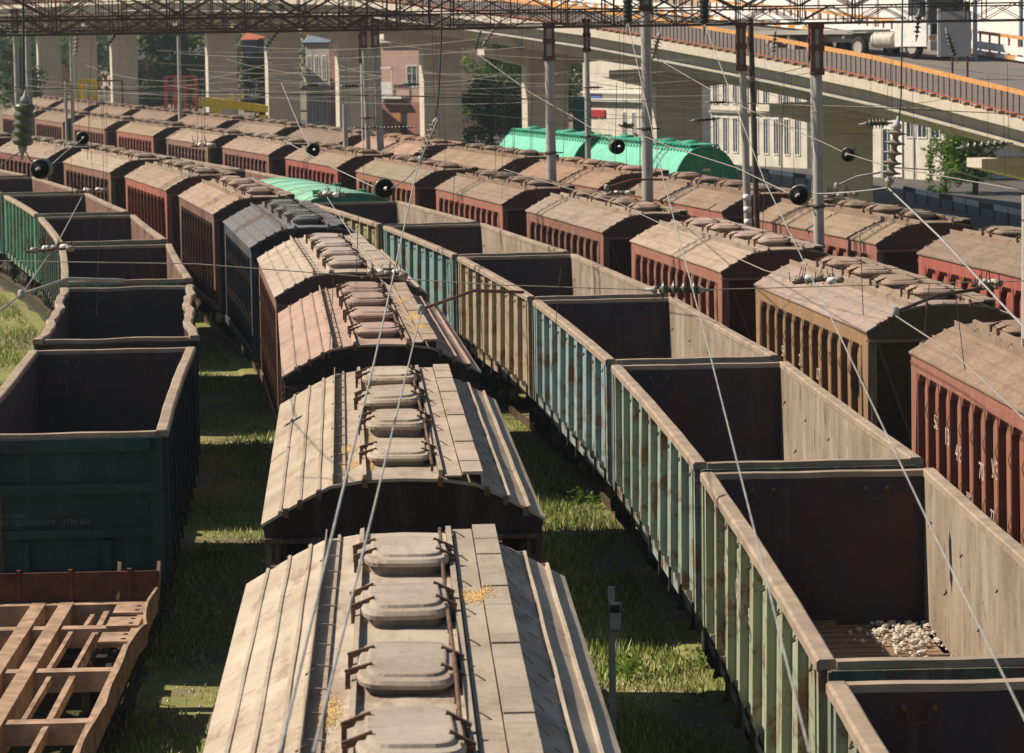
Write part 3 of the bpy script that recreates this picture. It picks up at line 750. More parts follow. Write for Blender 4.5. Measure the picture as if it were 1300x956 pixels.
# green arched-roof wagon in the gondola row
def arch(hw, z0, z1, n=12, p=2.0):
    return [(-hw*math.copysign(abs(math.cos(math.pi*i/n))**(2/p), math.cos(math.pi*i/n)), z0+(z1-z0)*abs(math.sin(math.pi*i/n))**(2/p)) for i in range(n+1)]
def make_green_flat():
    root = empty('covered_wagon'); a = arch(1.58, 3.30, 3.78, 14)
    b = MB(); b.prism(a+[(x, z-.05) for x, z in reversed(a)], -6.3, 6.3, 0, smooth=False)
    for y in np.arange(-5.5, 5.6, 2.2): b.prism([(x*1.005, z+.015) for x, z in a]+[(x*.99, z-.03) for x, z in reversed(a)], y-.02, y+.02, 0)
    b.build('roof', [M['roof']], root)
    b = MB(); b.box(-1.55, 1.55, -6.2, 6.2, 1.2, 3.30, 0)
    for s in (-1, 1):
        b.prism([(x*.98, z-.02) for x, z in a], min(s*6.2, s*6.15), max(s*6.2, s*6.15), 0)
        for y in np.arange(-6.1, 6.2, 1.1): b.box(min(s*1.55, s*1.62), max(s*1.55, s*1.62), y-.05, y+.05, 1.25, 3.28, 0)
    b.build('body', [M['body']], root)
    for (x, y) in ((-.9,-5.0),(1.2,-3.2),(1.2,-5.6),(1.2,1.5)):
        b = MB(); z = 3.66 if abs(x) < 1 else 3.56
        b.box(x-.11, x+.11, y-.11, y+.11, z-.1, z+.14, 0); b.box(x-.14, x+.14, y-.14, y+.14, z+.14, z+.17, 0); b.build('vent', [M['body']], root)
    running_gear(root, 6.3, 4.4); return root
o = make_green_flat(); place(o, 't3', 6, 0, 0); G1c = (.20,.62,.42,1)
paint(o, roof=(.24,.60,.44,1), body=(.02,.28,.18,1), vent=(.02,.28,.18,1), _=G1c)
tag(o, 'covered wagon with smooth mint-green arched roof standing behind the olive gondola', 'covered wagon')
tag(o.children[0], 'smooth arched roof')

# green barrel-roof hoppers beyond
def make_barrel():
    root = empty('barrel_wagon'); a = arch(1.62, 1.5, 4.35, 20, 2.3)
    b = MB(); b.prism(a+[(x*.97, 1.5+(z-1.5)*.97) for x, z in reversed(a)], -6.4, 6.4, 0, smooth=False)
    b.build('shell', [M['body']], root)
    for s in (-1, 1):
        b = MB(); b.prism([(x*.985, z-.03) for x, z in a], min(s*6.36, s*6.30), max(s*6.36, s*6.30), 0); b.prism([(x*1.012, z+.02) for x, z in a]+[(x*.96, z-.09) for x, z in reversed(a)], min(s*6.44, s*6.34), max(s*6.44, s*6.34), 0)
        b.box(-.18, .18, min(s*6.37, s*6.38), max(s*6.37, s*6.38), 3.30, 3.42, 1)
        b.build('end_panel', [M['body'], M['marking']], root)
    b = MB(); b.box(-.62, .62, -6.2, 6.2, 4.40, 4.44, 0)
    for y in np.arange(-6.1, 6.2, .42):
        b.bar((-.62,y,4.42),(-.78,y,4.12), .05,.05,0); b.bar((-.6,y,4.44),(-.6,y,4.28),.04,.04,0)
        b.bar((.62,y,4.42),(.78,y,4.12), .05,.05,0)
    b.build('walkway', [M['body']], root)
    for y in (-4.4,-1.5,1.5,4.4):
        b = MB(); b.lathe((0,y,4.38),(0,0,1),[(.34,0),(.36,.10),(.30,.17),(.1,.20)],16,0); b.build('hatch', [M['body']], root)
    b = MB(); b.box(-1.3, 1.3, -6.6, 6.6, 1.0, 1.5, 0); b.build('underframe', [M['dark']], root)
    running_gear(root, 6.5, 4.6); return root
bw = make_barrel(); p = at(897, 230, 138)
hd = R(16.5); dv = Vector((-math.sin(hd), math.cos(hd), 0))
c1 = Vector((p.x, 138, 0))+dv*6.4; bw.location = (c1.x, c1.y, -.15); bw.rotation_euler = (0,0,hd)
paint(bw, shell=(.16,.58,.42,1), end_panel=(.01,.24,.15,1), walkway=(.05,.42,.28,1), hatch=(.05,.42,.28,1), _=(.03,.3,.2,1))
tag(bw, 'mint-green barrel-roofed wagon with its dark green round end showing, nearer of two', 'barrel wagon', 'green barrel wagons')
b2 = copy_tree(bw); b2.location = (c1.x+dv.x*14.6, c1.y+dv.y*14.6, -.15)
tag(b2, 'mint-green barrel-roofed wagon coupled behind the other green one, farther of two', 'barrel wagon', 'green barrel wagons')

# ------------------------------------------------------------------ writing
def text_mesh(s, size, mat, name='lettering'):
    cu = bpy.data.curves.new('txt', 'FONT'); cu.body = s; cu.size = size; cu.extrude = .002; cu.align_x = 'LEFT'
    t = bpy.data.objects.new('txt', cu); COL.objects.link(t)
    dg = bpy.context.evaluated_depsgraph_get(); me = bpy.data.meshes.new_from_object(t.evaluated_get(dg))
    bpy.data.objects.remove(t); me.materials.clear(); me.materials.append(mat); me.name = name
    return me
def put_text(s, size, mat, parent, loc, rot, sx=1):
    o = bpy.data.objects.new('lettering', text_mesh(s, size, mat)); COL.objects.link(o); o.parent = parent; o.location = loc; o.rotation_euler = rot; o.scale = (sx, 1, 1); return o
# side lettering between the ribs of the nearest right-hand hoppers (on the left side, read from outside)
bay = (2*HL-1.24)/11
def rib_text(root, items):
    for (i, z, s, size) in items:
        y = HL-.62-bay*i-.12
        o = put_text(s, size, M['marking'], root, (-1.432+(z-3.8)*-.0286*-1, y, z), (R(90), 0, R(-90)))
rib_text(WG['t4', 0], [(1,2.9,'52',.34),(2,2.75,'13',.42),(3,2.6,'4 8',.40),(4,2.1,'ЗЕРНО',.15),(5,2.55,'70',.40),(6,2.7,'УЗ',.40),(2,2.0,'24 т',.18),(6,2.0,'22',.30),(1,1.9,'Кл',.22)])
rib_text(WG['t4', 1], [(2,2.7,'59',.34),(4,2.7,'21',.34),(6,2.6,'07',.34)])
rib_text(WG['t4', 2], [(3,2.6,'48',.34),(5,2.6,'16',.34)])
o = WG['t1', 0]
for (z, s, sz, x) in ((2.22,'УЗ  КИЕВ',.085,-.95),(2.11,'ЕЛ.ШОНИКАХХ  ОТМ 302',.11,-.95),(2.01,'СТ. 1520',.08,-.95)):
    put_text(s, sz, M['marking_dim'], o, (x, -GL+.022, z), (R(90), 0, 0), 1.0)
for (zz, s, sz, i) in ((2.55,'62',.36,1),(2.5,'04',.36,2),(2.45,'9',.3,3)):
    y = GL-.45-1.49*i-.4
    put_text(s, sz, M['marking'], WG['t3', 0], (-1.482, y, zz), (R(90), 0, R(-90)))

# ------------------------------------------------------------------ rubble in the nearest gondola, grain on roofs
g = WG['t3', 0]; mw = Matrix.Translation(g.location) @ Matrix.Rotation(g.rotation_euler.z, 4, 'Z')
def lump(b, c, r, rr):
    vs = []; n1 = 5
    for i in range(4):
        th = math.pi*(i+.5)/4
        for j in range(n1):
            a = 2*math.pi*j/n1+i*.5; q = r*rr.uniform(.75, 1.15)
            vs.append((c[0]+q*math.sin(th)*math.cos(a), c[1]+q*math.sin(th)*math.sin(a), c[2]+q*.75*math.cos(th)))
    fs = [(i*n1+j, i*n1+(j+1) % n1, (i+1)*n1+(j+1) % n1, (i+1)*n1+j) for i in range(3) for j in range(n1)]+[tuple(range(n1))[::-1], tuple(range(15, 20))]
    b.add(vs, fs, 0)
rr = random.Random(8)
for (cx, cy, sx, sy, n, lab) in ((.98, 5.15, .38, 1.0, 260, 'heap of pale broken stones in the far corner of the nearest gondola floor'), (1.12, 2.6, .24, .7, 130, 'smaller scatter of pale stones nearer the front along the gondola wall')):
    b = MB()
    for _ in range(n):
        x = min(1.38, cx+rr.gauss(0, sx*.6)); y = cy+rr.gauss(0, sy*.6)
        if y > 6.2: y = 6.2-rr.random()*.3
        d = math.hypot((x-cx)/sx, (y-cy)/sy); z = 1.44+max(0, .08*(1-d))*rr.random()
        p = mw @ Vector((x, y, z+.03)); lump(b, p, .013+.048*rr.random()**2.0, rr)
    tag(b.build('stone_heap', M['rubble']), lab, 'stones', 'stone heaps in the nearest gondola', 'stuff')
b = MB(); rr = random.Random(3)
for key, spots in ((('t2',1), [(-.6,-2.9,.10,.35),(-.6,-4.3,.10,.35),(-.36,-2.6,.05,.5),(-.36,-4.5,.05,.4)]), (('t2',2), [(.72,2.0,.14,.3),(.72,-1.5,.14,.7),(.72,-3.5,.1,.4)]), (('t2',0), [(.60,1.9,.17,.30),(-.6,-2.5,.1,.6),(-.55,-4.5,.08,.6)]), (('t2',5), [(-.35,-3,.1,1)])):
    o = WG[key]; mw = Matrix.Translation(o.location) @ Matrix.Rotation(o.rotation_euler.z, 4, 'Z')
    for (cx, cy, sx, sy) in spots:
        for _ in range(900):
            x = cx+rr.gauss(0, sx*.5); y = cy+rr.gauss(0, sy*.5); z = pz(x)+.008
            if .66 < x < .87: z = 4.592
            elif .46 < x < .66: z = 4.555
            q = rr.uniform(.004, .011); a = rr.uniform(0, 3)
            pts = [mw @ Vector((x+q*math.cos(a+k*2.1), y+1.6*q*math.sin(a+k*2.1), z)) for k in range(3)]+[mw @ Vector((x, y, z+q*.8))]
            b.add(pts, [(0,1,3),(1,2,3),(2,0,3)], 0)
tag(b.build('grain', M['grain'], recalc=False), 'yellow spilled grain on the roofs of the centre row hoppers', 'grain', kind='stuff')

# ------------------------------------------------------------------ stripped flatcar at the bottom left
def flatcar():
    t = TK['t1']; x, y, h = t_at(t, t.a-t.b*1.0-.1); root = empty('flat_wagon', (x, y, 0), h)
    hl = 6.6; b = MB()
    for s in (-1, 1): b.box(min(s*1.30, s*1.42), max(s*1.30, s*1.42), -hl, hl, .95, 1.28, 0); b.box(s*.20-.10, s*.20+.10, -hl, hl, .85, 1.30, 0)
    for yy in (hl-1.9, hl-4.9, hl-8.0, hl-11): b.box(-1.31, 1.31, yy-.13, yy+.13, 1.0, 1.27, 0)
    for (xa, yy, ln) in ((.45,3.1,1.4),(.78,3.0,1.4),(.62,5.3,.5),(.5,0,1.4),(.8,-3,1.4),(-.7,3.1,1.4),(-1.0,.1,1.4)): b.bar((xa,yy-ln,1.20),(xa+.02,yy+ln,1.20), .06,.10,0)
    for x_ in (-.8, .8): b.box(x_-.04, x_+.04, -hl+.2, hl-.4, 1.08, 1.22, 0)
    b.box(-1.42, 1.42, hl-.25, hl, .95, 1.29, 0); b.box(-1.42, 1.42, -hl, -hl+.25, .95, 1.29, 0)
    b.build('frame', [M['rimflat']], root)
    for yy in (5.9, 4.9, 3.75):
        b = MB(); b.box(.95, 1.40, yy-.38, yy+.30, 1.285, 1.315, 0)
        for q in (-.22, .12): b.lathe((1.28, yy+q, 1.312), (0,0,1), [(.035,0),(.035,.012)], 8, 1)
        b.build('floor_plate', [M['rimflat'], M['dark']], root)
    b = MB(); b.box(-1.5, 1.52, hl, hl+.05, 1.25, 1.72, 0)
    for x_ in (-1.2, -.5, .25, 1.1): b.box(x_-.03, x_+.03, hl-.03, hl+.07, 1.3, 1.76, 0)
    b.build('end_board', [M['boardrust']], root)
    f = lambda p: (p[0]+.015*math.sin(p[1]*2.2)+.02*math.exp(-((p[1]-4)*2.2)**2)*3, p[1], p[2]+(.02*math.sin(p[1]*1.5)-.12*math.exp(-((p[1]-4.4)*2)**2)-.08*math.exp(-((p[1]+1)*2)**2) if p[2] > 1.3 else 0))
    b = MB(); b.prism([(1.46,1.15),(1.46,1.50),(1.50,1.50),(1.50,1.15)], -hl, hl-.1, 0, n=50, fn=f)
    b.build('side_board', [M['rimflat']], root)
    b = MB(); b.prism([(-1.50,1.15),(-1.50,1.5),(-1.46,1.50),(-1.46,1.15)], -hl, hl-.1, 0, n=50, fn=f); b.build('side_board', [M['boardrust']], root)
    for x_, yy in ((.93,hl+.02),(1.50,hl+.0)):
        b = MB(); b.bar((x_,yy-.02,1.3),(x_+.03,yy+.1,1.85),.05,.05,0); b.build('stake', [M['rimflat']], root)
    running_gear(root, hl, 4.8)
    tag(root, 'stripped flat wagon with bare rusty frame beams at the bottom left corner', 'flat wagon')
M['rimflat'] = m_simple('sunbleached_rusty_frame', (.34,.23,.155,1), .45, .85, 3)
M['boardrust'] = m_simple('dark_red_rust_board', (.10,.04,.03,1), .4, .85, 4)
flatcar()

# ------------------------------------------------------------------ marker post between the rows
p = at(776, 745, 42); root = empty('marker_post', (p.x, 42, -.25))
M['postgrey'] = m_simple('grey_blue_post_paint', (.32,.38,.40,1), .2, .7, 5)
b = MB(); b.prism([(-.045,-.03),(.045,-.03),(.045,.03),(-.045,.03)], 0, p.z+.25, 0, 'z'); b.build('post', [M['postgrey']], root)
b = MB(); zt = p.z+.25; b.box(-.03, .12, -.09, -.032, zt-.56, zt-.20, 0); b.box(-.02,.11,-.10,-.09,zt-.33,zt-.23,1); b.build('box', [M['postgrey'], M['black']], root)
tag(root, 'slim grey marker post with small box standing in the grass between the rows', 'post')
M['kerbc'] = m_concrete('kerb_concrete', (.56,.50,.41,1), (.46,.41,.34,1))
M['rustrail'] = m_simple('rust_brown_railing', (.30,.12,.07,1), .3, .8, 5)
M['bluepole'] = m_simple('light_blue_pole_paint', (.30,.38,.48,1), .15, .6, 3)
M['guardw'] = m_simple('guard_rail_white', (.80,.84,.90,1), .15, .6, 3)
M['guardb'] = m_simple('guard_rail_black', (.05,.06,.07,1), .2, .6, 3)
M['doorwood'] = m_simple('orange_wood_door', (.45,.20,.07,1), .15, .6, 3)
M['roofdark'] = m_simple('dark_felt_roof', (.05,.055,.06,1), .2, .9, 2)
M['bluedark'] = m_simple('dark_blue_cladding', (.04,.07,.09,1), .2, .7, 2)
M['signred'] = m_simple('red_sign', (.40,.04,.05,1), .08, .5, 3)
M['signblue'] = m_simple('blue_sign', (.04,.15,.50,1), .08, .5, 3)
M['seam'] = m_simple('pale_seam', (.50,.46,.44,1), .05, .8, 1)
M['palewall'].name = 'pale_cladding'
M['pinkpale'] = m_simple('pale_rose_render', (.62,.44,.38,1), .1, .85, .4)
M['greenpanel'] = m_simple('dark_green_panel', (.02,.14,.10,1), .15, .7, 2)
M['rusttruss'] = m_simple('rust_brown_truss', (.16,.065,.05,1), .3, .75, 3)
M['armbrown'] = m_simple('brown_arm_paint', (.16,.07,.045,1), .2, .6, 5)
M['maroon'] = m_simple('dark_maroon_render', (.13,.05,.045,1), .15, .85, 1)
HAZE = .0002
M['creambright'] = m_simple('pale_cream_render', (.62,.58,.50,1), .16, .85, .8)
M['panelgrey'] = m_simple('grey_panel', (.42,.40,.38,1), .08, .7, 2)
def px(D): return D/FPX
# ------------------------------------------------------------------ overpass
PH = R(17.6); BD = Vector((-math.sin(PH), math.cos(PH), 0)); BN = Vector((math.cos(PH), math.sin(PH), 0))   # along, to the right
P0 = Vector((14.1, 145, 0)); SP = 21.5
def bz(s):     # height of the deck's lower left edge, s metres beyond pier 0
    K = [(-60,1.2),(-25,4.7),(-12,5.9),(0,6.75),(12,7.5),(24,8.2),(36,8.75),(50,9.4),(70,10.2),(100,10.75),(140,11.2),(320,11.6)]
    for (a, za), (b, zb) in zip(K, K[1:]):
        if s <= b: return za+(zb-za)*(s-a)/(b-a)
    return K[-1][1]
def bp_(s, l, z): q = P0+BD*s+BN*l; return Vector((q.x, q.y, z))
root = empty('overpass', P0)
def sweep(name, prof, mats, s0=-60, s1=300, step=6, m=0, parent=None, b=None):
    own = b is None; b = b or MB(); k = len(prof); vs = []; ss = np.arange(s0, s1+.1, step)
    for s in ss:
        for (l, dz) in prof: vs.append(bp_(s, l, bz(s)+dz)-P0)
    fs = [(j*k+i, j*k+(i+1) % k, (j+1)*k+(i+1) % k, (j+1)*k+i) for j in range(len(ss)-1) for i in range(k)]
    b.add(vs, fs+[tuple(range(k))[::-1], tuple(range((len(ss)-1)*k, len(ss)*k))], m)
    if own: return b.build(name, mats, parent or root)
EDGE = -3.0
sweep('deck', [(EDGE+.28,.05),(EDGE+.28,.13),(EDGE+.62,.14),(EDGE+.55,.62),(EDGE+14.5,.62),(EDGE+14.5,0),(EDGE+12.5,-.15),(EDGE+12,-.9),(EDGE+2.8,-.9),(EDGE+2.4,-.12)], [M['deck']])
sweep('edge_beam', [(EDGE+.5,.625),(EDGE+.1,.70),(EDGE-.12,.74),(EDGE-.12,1.12),(EDGE+.45,1.12),(EDGE+.45,.63)], [M['kerbc']] if 'kerbc' in M else [M['deck']])
sweep('carriageway', [(EDGE+.5,.622),(EDGE+.5,.70),(EDGE+14.2,.70),(EDGE+14.2,.622)], [M['asphalt_w']])
# near railing
b = MB(); prev = None
for s in np.arange(-58, 250, 1.0):
    q = bp_(s, EDGE+.05, bz(s)+1.12)-P0
    if prev is not None:
        b.bar(prev+Vector((0,0,.98)), q+Vector((0,0,.98)), .16, .16, 0); b.bar(prev+Vector((0,0,.16)), q+Vector((0,0,.16)), .05, .06, 1)
    prev = q
for s in np.arange(-58, 250, .5):
    q = bp_(s, EDGE+.05, bz(s)+1.12)-P0; big = abs((s % 8)) < .3
    b.bar(q, q+Vector((0,0,.92)), .12 if big else .045, .05, 1)
    if int(s*2) % 2 == 0: b.box(q.x-.12, q.x+.12, q.y-.15, q.y+.12, q.z-.02, q.z+.10, 1)
b.build('railing', [M['orange'], M['rustrail']], root)
# far barrier
b = MB(); prev = None
for s in np.arange(-58, 250, 1.0):
    q = bp_(s, EDGE+12.8, bz(s)+.70)-P0
    if prev is not None:
        b.bar(prev+Vector((0,0,1.15)), q+Vector((0,0,1.15)), .12, .14, 0); b.bar(prev+Vector((0,0,.55)), q+Vector((0,0,.55)), .2, .34, 2)
        b.bar(prev+Vector((0,0,.20)), q+Vector((0,0,.20)), .4, .16, 0 if int(s) % 2 else 2)
    b.bar(q, q+Vector((0,0,1.1)), .09, .09, 1); prev = q
b.build('far_barrier', [M['orange'], M['redorange'], M['white']], root)
for k in list(range(-1, 7))+[8, 9, 10]:
    s = k*SP; zt = bz(s)-.9
    b = MB()
    b.add([bp_(s+a, l, z)-P0 for z in (-.3, zt-.9) for a, l in ((0,0),(0,2.5),(1.05,2.5),(1.05,0))], [(0,3,2,1),(4,5,6,7),(0,1,5,4),(1,2,6,5),(2,3,7,6),(3,0,4,7)])
    b.build('pier', [M['pier']], root)
    b = MB(); ps = [(-2.6,zt),(-2.6,zt-.35),(0-.15,zt-.95),(2.65,zt-.95),(8.5,zt-.4),(8.5,zt)]
    vs = [bp_(s+a, l, z)-P0 for a in (-.12, 1.2) for l, z in ps]; n = 6
    b.add(vs, [(i, (i+1) % n, n+(i+1) % n, n+i) for i in range(n)]+[tuple(range(n))[::-1], tuple(range(n, 2*n))])
    b.build('pier_cap', [M['pier']], root)
tag(root, 'long concrete road overpass on wall piers with an orange-topped railing', 'overpass')

# truck on the overpass, facing right and towards the camera
def truck():
    s = 2.0; q = bp_(4, 5.8, bz(4)+.70)+Vector((1.4,0,0)); r = empty('truck', q, PH+R(18))     # local -Y = front
    b = MB()
    b.prism([(-1.22,.55),(-1.22,2.2),(-1.15,3.3),(1.15,3.3),(1.22,2.2),(1.22,.55)], -.9, 1.25, 0); b.box(-1.15,1.15,-1.05,-.9,.75,1.55,0)
    b.prism([(-1.1,3.3),(-.95,3.75),(.95,3.75),(1.1,3.3)], -.4, 1.2, 0)
    b.build('cab', [M['white']], r)
    b = MB(); b.box(-1.08,1.08,-.935,-.905,1.75,2.85,0); b.build('windscreen', [M['glass']], r)
    for sx in (-1,1):
        b = MB(); b.box(min(sx*1.20,sx*1.235),max(sx*1.20,sx*1.235),-.7,.25,2.0,2.75,0); b.build('side_window', [M['glass']], r)
        b = MB(); b.box(sx*1.0-.2,sx*1.0+.2,-1.07,-1.05,.85,1.05,0); b.build('headlight', [M['orange']], r)
        b = MB(); b.box(min(sx*1.3,sx*1.5),max(sx*1.3,sx*1.5),-.95,-.8,1.9,2.6,0); b.build('mirror', [M['black']], r)
    b = MB(); b.box(-1.05,1.05,-1.07,-1.05,1.1,1.6,0); b.build('grille', [M['black']], r)
    b = MB(); b.box(-1.2,1.2,-1.15,-.95,.35,.75,0); b.build('bumper', [M['greyr']], r)
    b = MB(); b.box(-.45,.45,1.0,11.5,.75,1.05,0); b.box(-1.2,1.2,4.2,11.5,1.15,1.35,0)
    for y in (2.6,5,7,9,11): b.box(-1.1,1.1,y-.08,y+.08,.95,1.2,0)
    b.build('chassis', [M['greyr']], r)
    for sx in (-1,1):
        b = MB(); b.tube([(sx*.9,1.5,.85),(sx*.9,2.9,.85)], .38, 16); b.build('fuel_tank', [M['tank']], r)
        for y in (.15, 3.9, 7.3, 8.7, 10.1):
            b = MB(); b.lathe((sx*1.0-.15,y,.5),(1,0,0),[(.2,.04),(.42,0),(.5,.05),(.5,.27),(.42,.31),(.2,.27)],20); o = b.build('wheel', [M['black']], r)
            c = MB(); c.lathe((sx*1.02-.16,y,.5),(1,0,0),[(.28,.012),(.30,.008),(.30,.30),(.28,.302)],16); c.build('rim', [M['greyr']], o)
    b = MB(); b.prism([(3.2,1.2),(3.2,1.25),(4.6,1.25),(4.6,1.2)], -1.2, 1.2, 0, 'x'); b.build('mudguard', [M['greyr']], r)
    tag(r, 'white flat-nosed truck with bare trailer chassis driving on the overpass', 'truck')
    # grey panel on two rusty legs by the railing
    D = 139; k = px(D); p0 = at(1193, 72, D); p1 = at(1233, 14, D); r = empty('sign_panel', (p0.x, D, p0.z-1.1))
    b = MB(); b.box(.04, p1.x-p0.x, 0, .06, 1.1, 1.1+p1.z-p0.z); b.build('panel', [M['panelgrey']], r)
    b = MB(); b.box(-.09, .035, -.03, .09, 1.1, 1.25+p1.z-p0.z); b.build('edge_post', [M['white']], r)
    for x in (.55, 1.2): b = MB(); b.bar((x,.03,0),(x,.03,1.1), .12, .08); b.build('leg', [M['ruststeel']], r)
    tag(r, 'plain grey panel with white edge standing on rusty legs in front of the truck', 'panel')
truck()
# light blue lamp poles on the bridge
for (u, v0, D, lab) in ((1238, 105, 150, 'slim blue-grey lamp pole on the overpass right of the truck'), (1296, 66, 165, 'slim blue-grey lamp pole on the overpass at the right photo edge')):
    p = at(u, v0, D); r = empty('lamp_pole', p); b = MB(); b.tube([(0,0,-.5),(0,0,8)], .12, 10, r1=.08); b.build('pole', [M['bluepole']], r)
    b = MB(); b.tube([(0,0,7.9),(.4,-.1,8.6),(1.6,-.3,8.9)], .05, 8); b.build('arm', [M['bluepole']], r); b = MB(); b.box(1.5,2.1,-.45,-.2,8.82,8.94); b.build('lamp_head', [M['bluepole']], r)
    tag(r, lab, 'lamp pole', 'lamp poles on the overpass')

# ------------------------------------------------------------------ road, guard rail, buildings
b = MB(); pts = [on(1085,262,-.18), on(1400,345,-.18), on(1400,262,-.18), on(1085,225,-.18)]
rd = [bp_(-70, 3.2, -.19), bp_(-70, 30, -.19), bp_(200, 30, -.19), bp_(200, 3.2, -.19)]
b.add(rd, [(0,1,2,3)]); tag(b.build('road', M['asphalt'], recalc=False), kind='structure')
def guard(u0, v0, u1, v1, label, n=9, z=-.18):
    a = on(u0, v0, z); c = on(u1, v1, z); r = empty('guard_rail', a); d = c-a
    for i in range(n):
        b = MB(); p = d*(i/n); q = d*((i+1)/n)
        b.bar(p+Vector((0,0,.62)), q+Vector((0,0,.62)), .06, .26); b.build('rail', [M['guardb'] if i % 3 == 0 else M['guardw']], r)
        b = MB(); b.bar(p+Vector((0,0.05,0)), p+Vector((0,.05,.75)), .1, .1); b.build('post', [M['guardb']], r)
    tag(r, label, 'guard rail')
guard(1148, 254, 1300, 288, 'black and white striped guard rail along the road under the overpass')
guard(920, 222, 1040, 240, 'pale blue and black guard rail in front of the cream building', 8)

def wallbox(name, label, p, wdt, dep, h, mat, rz=0, wins=(), cornice=None, roofm=None, pitched=0, cat='building', group=None, wz=None):
    """front wall lower left corner at p, extends +x (rotated by rz) and back +y. wins: (x,z,w,h)"""
    r = empty(name, p, rz); b = MB(); b.box(0, wdt, 0, dep, 0, h); b.build('wall', [mat], r)
    for (x, z, ww, hh) in wins:
        b = MB()
        for (a0,a1,c0,c1) in ((x-.08,x,z-.08,z+hh+.08),(x+ww,x+ww+.08,z-.08,z+hh+.08),(x,x+ww,z-.08,z),(x,x+ww,z+hh,z+hh+.08),(x+ww/2-.03,x+ww/2+.03,z,z+hh)): b.box(a0,a1,-.06,.0-.002,c0,c1)
        f = b.build('window', [M['white']], r)
        b = MB(); b.box(x, x+ww, -.03, -.004, z, z+hh); b.build('pane', [M['glass']], f)
    if cornice: b = MB(); b.box(-.3, wdt+.3, -.35, dep+.3, h, h+cornice); b.build('cornice', [M['cream']], r)
    if roofm:
        b = MB(); z0 = h+(cornice or 0)+.003
        b.add([(-.3,-.3,z0),(wdt+.3,-.3,z0),(wdt+.3,dep+.3,z0),(-.3,dep+.3,z0),(.8,dep/2,z0+pitched),(wdt-.8,dep/2,z0+pitched)], [(0,1,5,4),(1,2,5),(2,3,4,5),(3,0,4),(0,3,2,1)])
        b.build('roof', [roofm], r)
    tag(r, label, cat, group); return r
# pink two-storey house between the middle piers
D = 292; p = at(486, 180, D); k = px(D)*1.3
r = wallbox('house', 'pink rendered house with white parapet and glazed balcony between two piers', (p.x, D, -.2), 58*k, 8, 8.3, M['pink'], R(-40),
   [((532-486-12)*k, 4.4, 1.1, 1.8), (16*k*.2, 0.6, .8, 1.8)], .5)
b = MB(); b.box(.05, 34*k, -.9, -.01, 3.3, 3.5); b.box(.05, 22*k, -.9, -.85, 3.5, 4.8); b.box(.05,.15,-.9,-.8,4.8,6.0); b.box(22*k-.1,22*k,-.9,-.8,4.8,6.0); b.box(.05,22*k,-.95,-.8,6.0,6.15); b.build('balcony', [M['white']], r)
b = MB(); b.box(.05, 58*k-.05, -.25, -.005, .1, 3.0); b.build('lower_facade', [M['brick']], r)
b = MB(); b.box(1.6, 2.4, -.27, -.255, .2, 2.0); b.build('door', [M['doorwood']], r)
b = MB(); b.box(2.5, 3.2, -.27, -.255, .2, 2.1); b.build('doorway', [M['black']], r)
D = 305; p = at(390, 170, D); k = px(D)*1.25
wallbox('house', 'grey rendered house with pale gable and red side wall seen between piers', (p.x, D, -.2), 32*k, 9, 8.4, M['greyr'], R(-38),
   [((3+i*10)*k, z, .42, 2.2) for i in range(3) for z in (.9, 4.9)], None, M['roofblue'], 2.6)
p = at(421, 170, 300); wallbox('wing', 'brick-red wing adjoining the grey house between piers', (p.x, 300, -.2), 18*px(300)*1.25, 5, 7.6, M['brick'], R(-38))
# dark long shed and brick building at the left
D = 430; p = at(158, 140, D); k = px(D)
wallbox('shed', 'long dark shed with brick-red front between the far left piers', (p.x, D, -.3), 110*k, 12, 6.0, M['maroon'], 0, [((6+i*22)*k, .8, 1.0, 1.6) for i in range(5)], None, M['roofdark'], 1.5)
p = at(310, 140, 380); k = px(380)
wallbox('shed', 'dark blue shed with red tiled roof between two left piers', (p.x, 380, -.3), 34*k, 8, 8.6, M['bluedark'], 0, [(.6, 2, .7, 2.2), (1.6, 2, .7, 2.2)], None, M['roofred'], 1.6)
# cream buildings at the right
D = 246; p = at(741, 180, D); k = px(D)*1.75
r = wallbox('building', 'bright white and cream building with red sign left of the wide pier', (p.x, D, -.2), 95*k, 10, 9.0, M['creambright'], R(-60),
  [((55+i*12)*k, .9, .35, 2.2) for i in range(3)]+[((58)*k, 5.4, .9, .6)], None)
b = MB(); b.box(.1, 95*k, -.4, -.01, 3.9, 4.1); b.box(.1, 95*k, -.3, -.01, 4.5, 4.62); b.build('ledge', [M['white']], r)
b = MB(); b.box(8*k, 31*k, -.12, -.02, 2.7, 3.25); b.build('sign_board', [M['signred']], r)
b = MB(); b.box(8*k, 26*k, -.12, -.02, 4.15, 4.35); b.build('blue_strip', [M['signblue']], r)
D = 222; p = at(903, 222, D); k = px(D)*1.72
r = wallbox('building', 'cream plastered building with tall narrow windows behind the guard rail', (p.x, D, -.2), 122*k, 12, 6.9, M['creambright'], R(-60),
  [(x*k, .9, .5, 2.3) for x in (4, 17, 30, 43, 56, 69, 82, 95, 108)]+[(x*k, 4.2, .5, 1.3) for x in (4, 17, 30, 56, 69, 95, 108)], .25)
b = MB(); b.box(0, 122*k, -.18, -.01, 3.55, 3.75); b.box(0, 122*k, -.12, -.01, 6.0, 6.12); b.build('ledge', [M['greyr']], r)
b = MB(); b.tube([(48*k,-.12,.1),(48*k,-.12,6.8)], .07, 8); b.tube([(90*k,-.12,.1),(90*k,-.12,6.8)], .07, 8); b.build('drain_pipe', [M['iron']], r)
b = MB(); b.box(18*k, 60*k, 2, 8, 6.9, 9.4); b.build('rooftop_room', [M['white']], r)
b = MB(); b.box(24*k, 34*k, 1.95, 1.99, 7.6, 8.6); b.build('rooftop_window', [M['glass']], r)
D = 200; p = at(1100, 240, D); k = px(D)*1.65
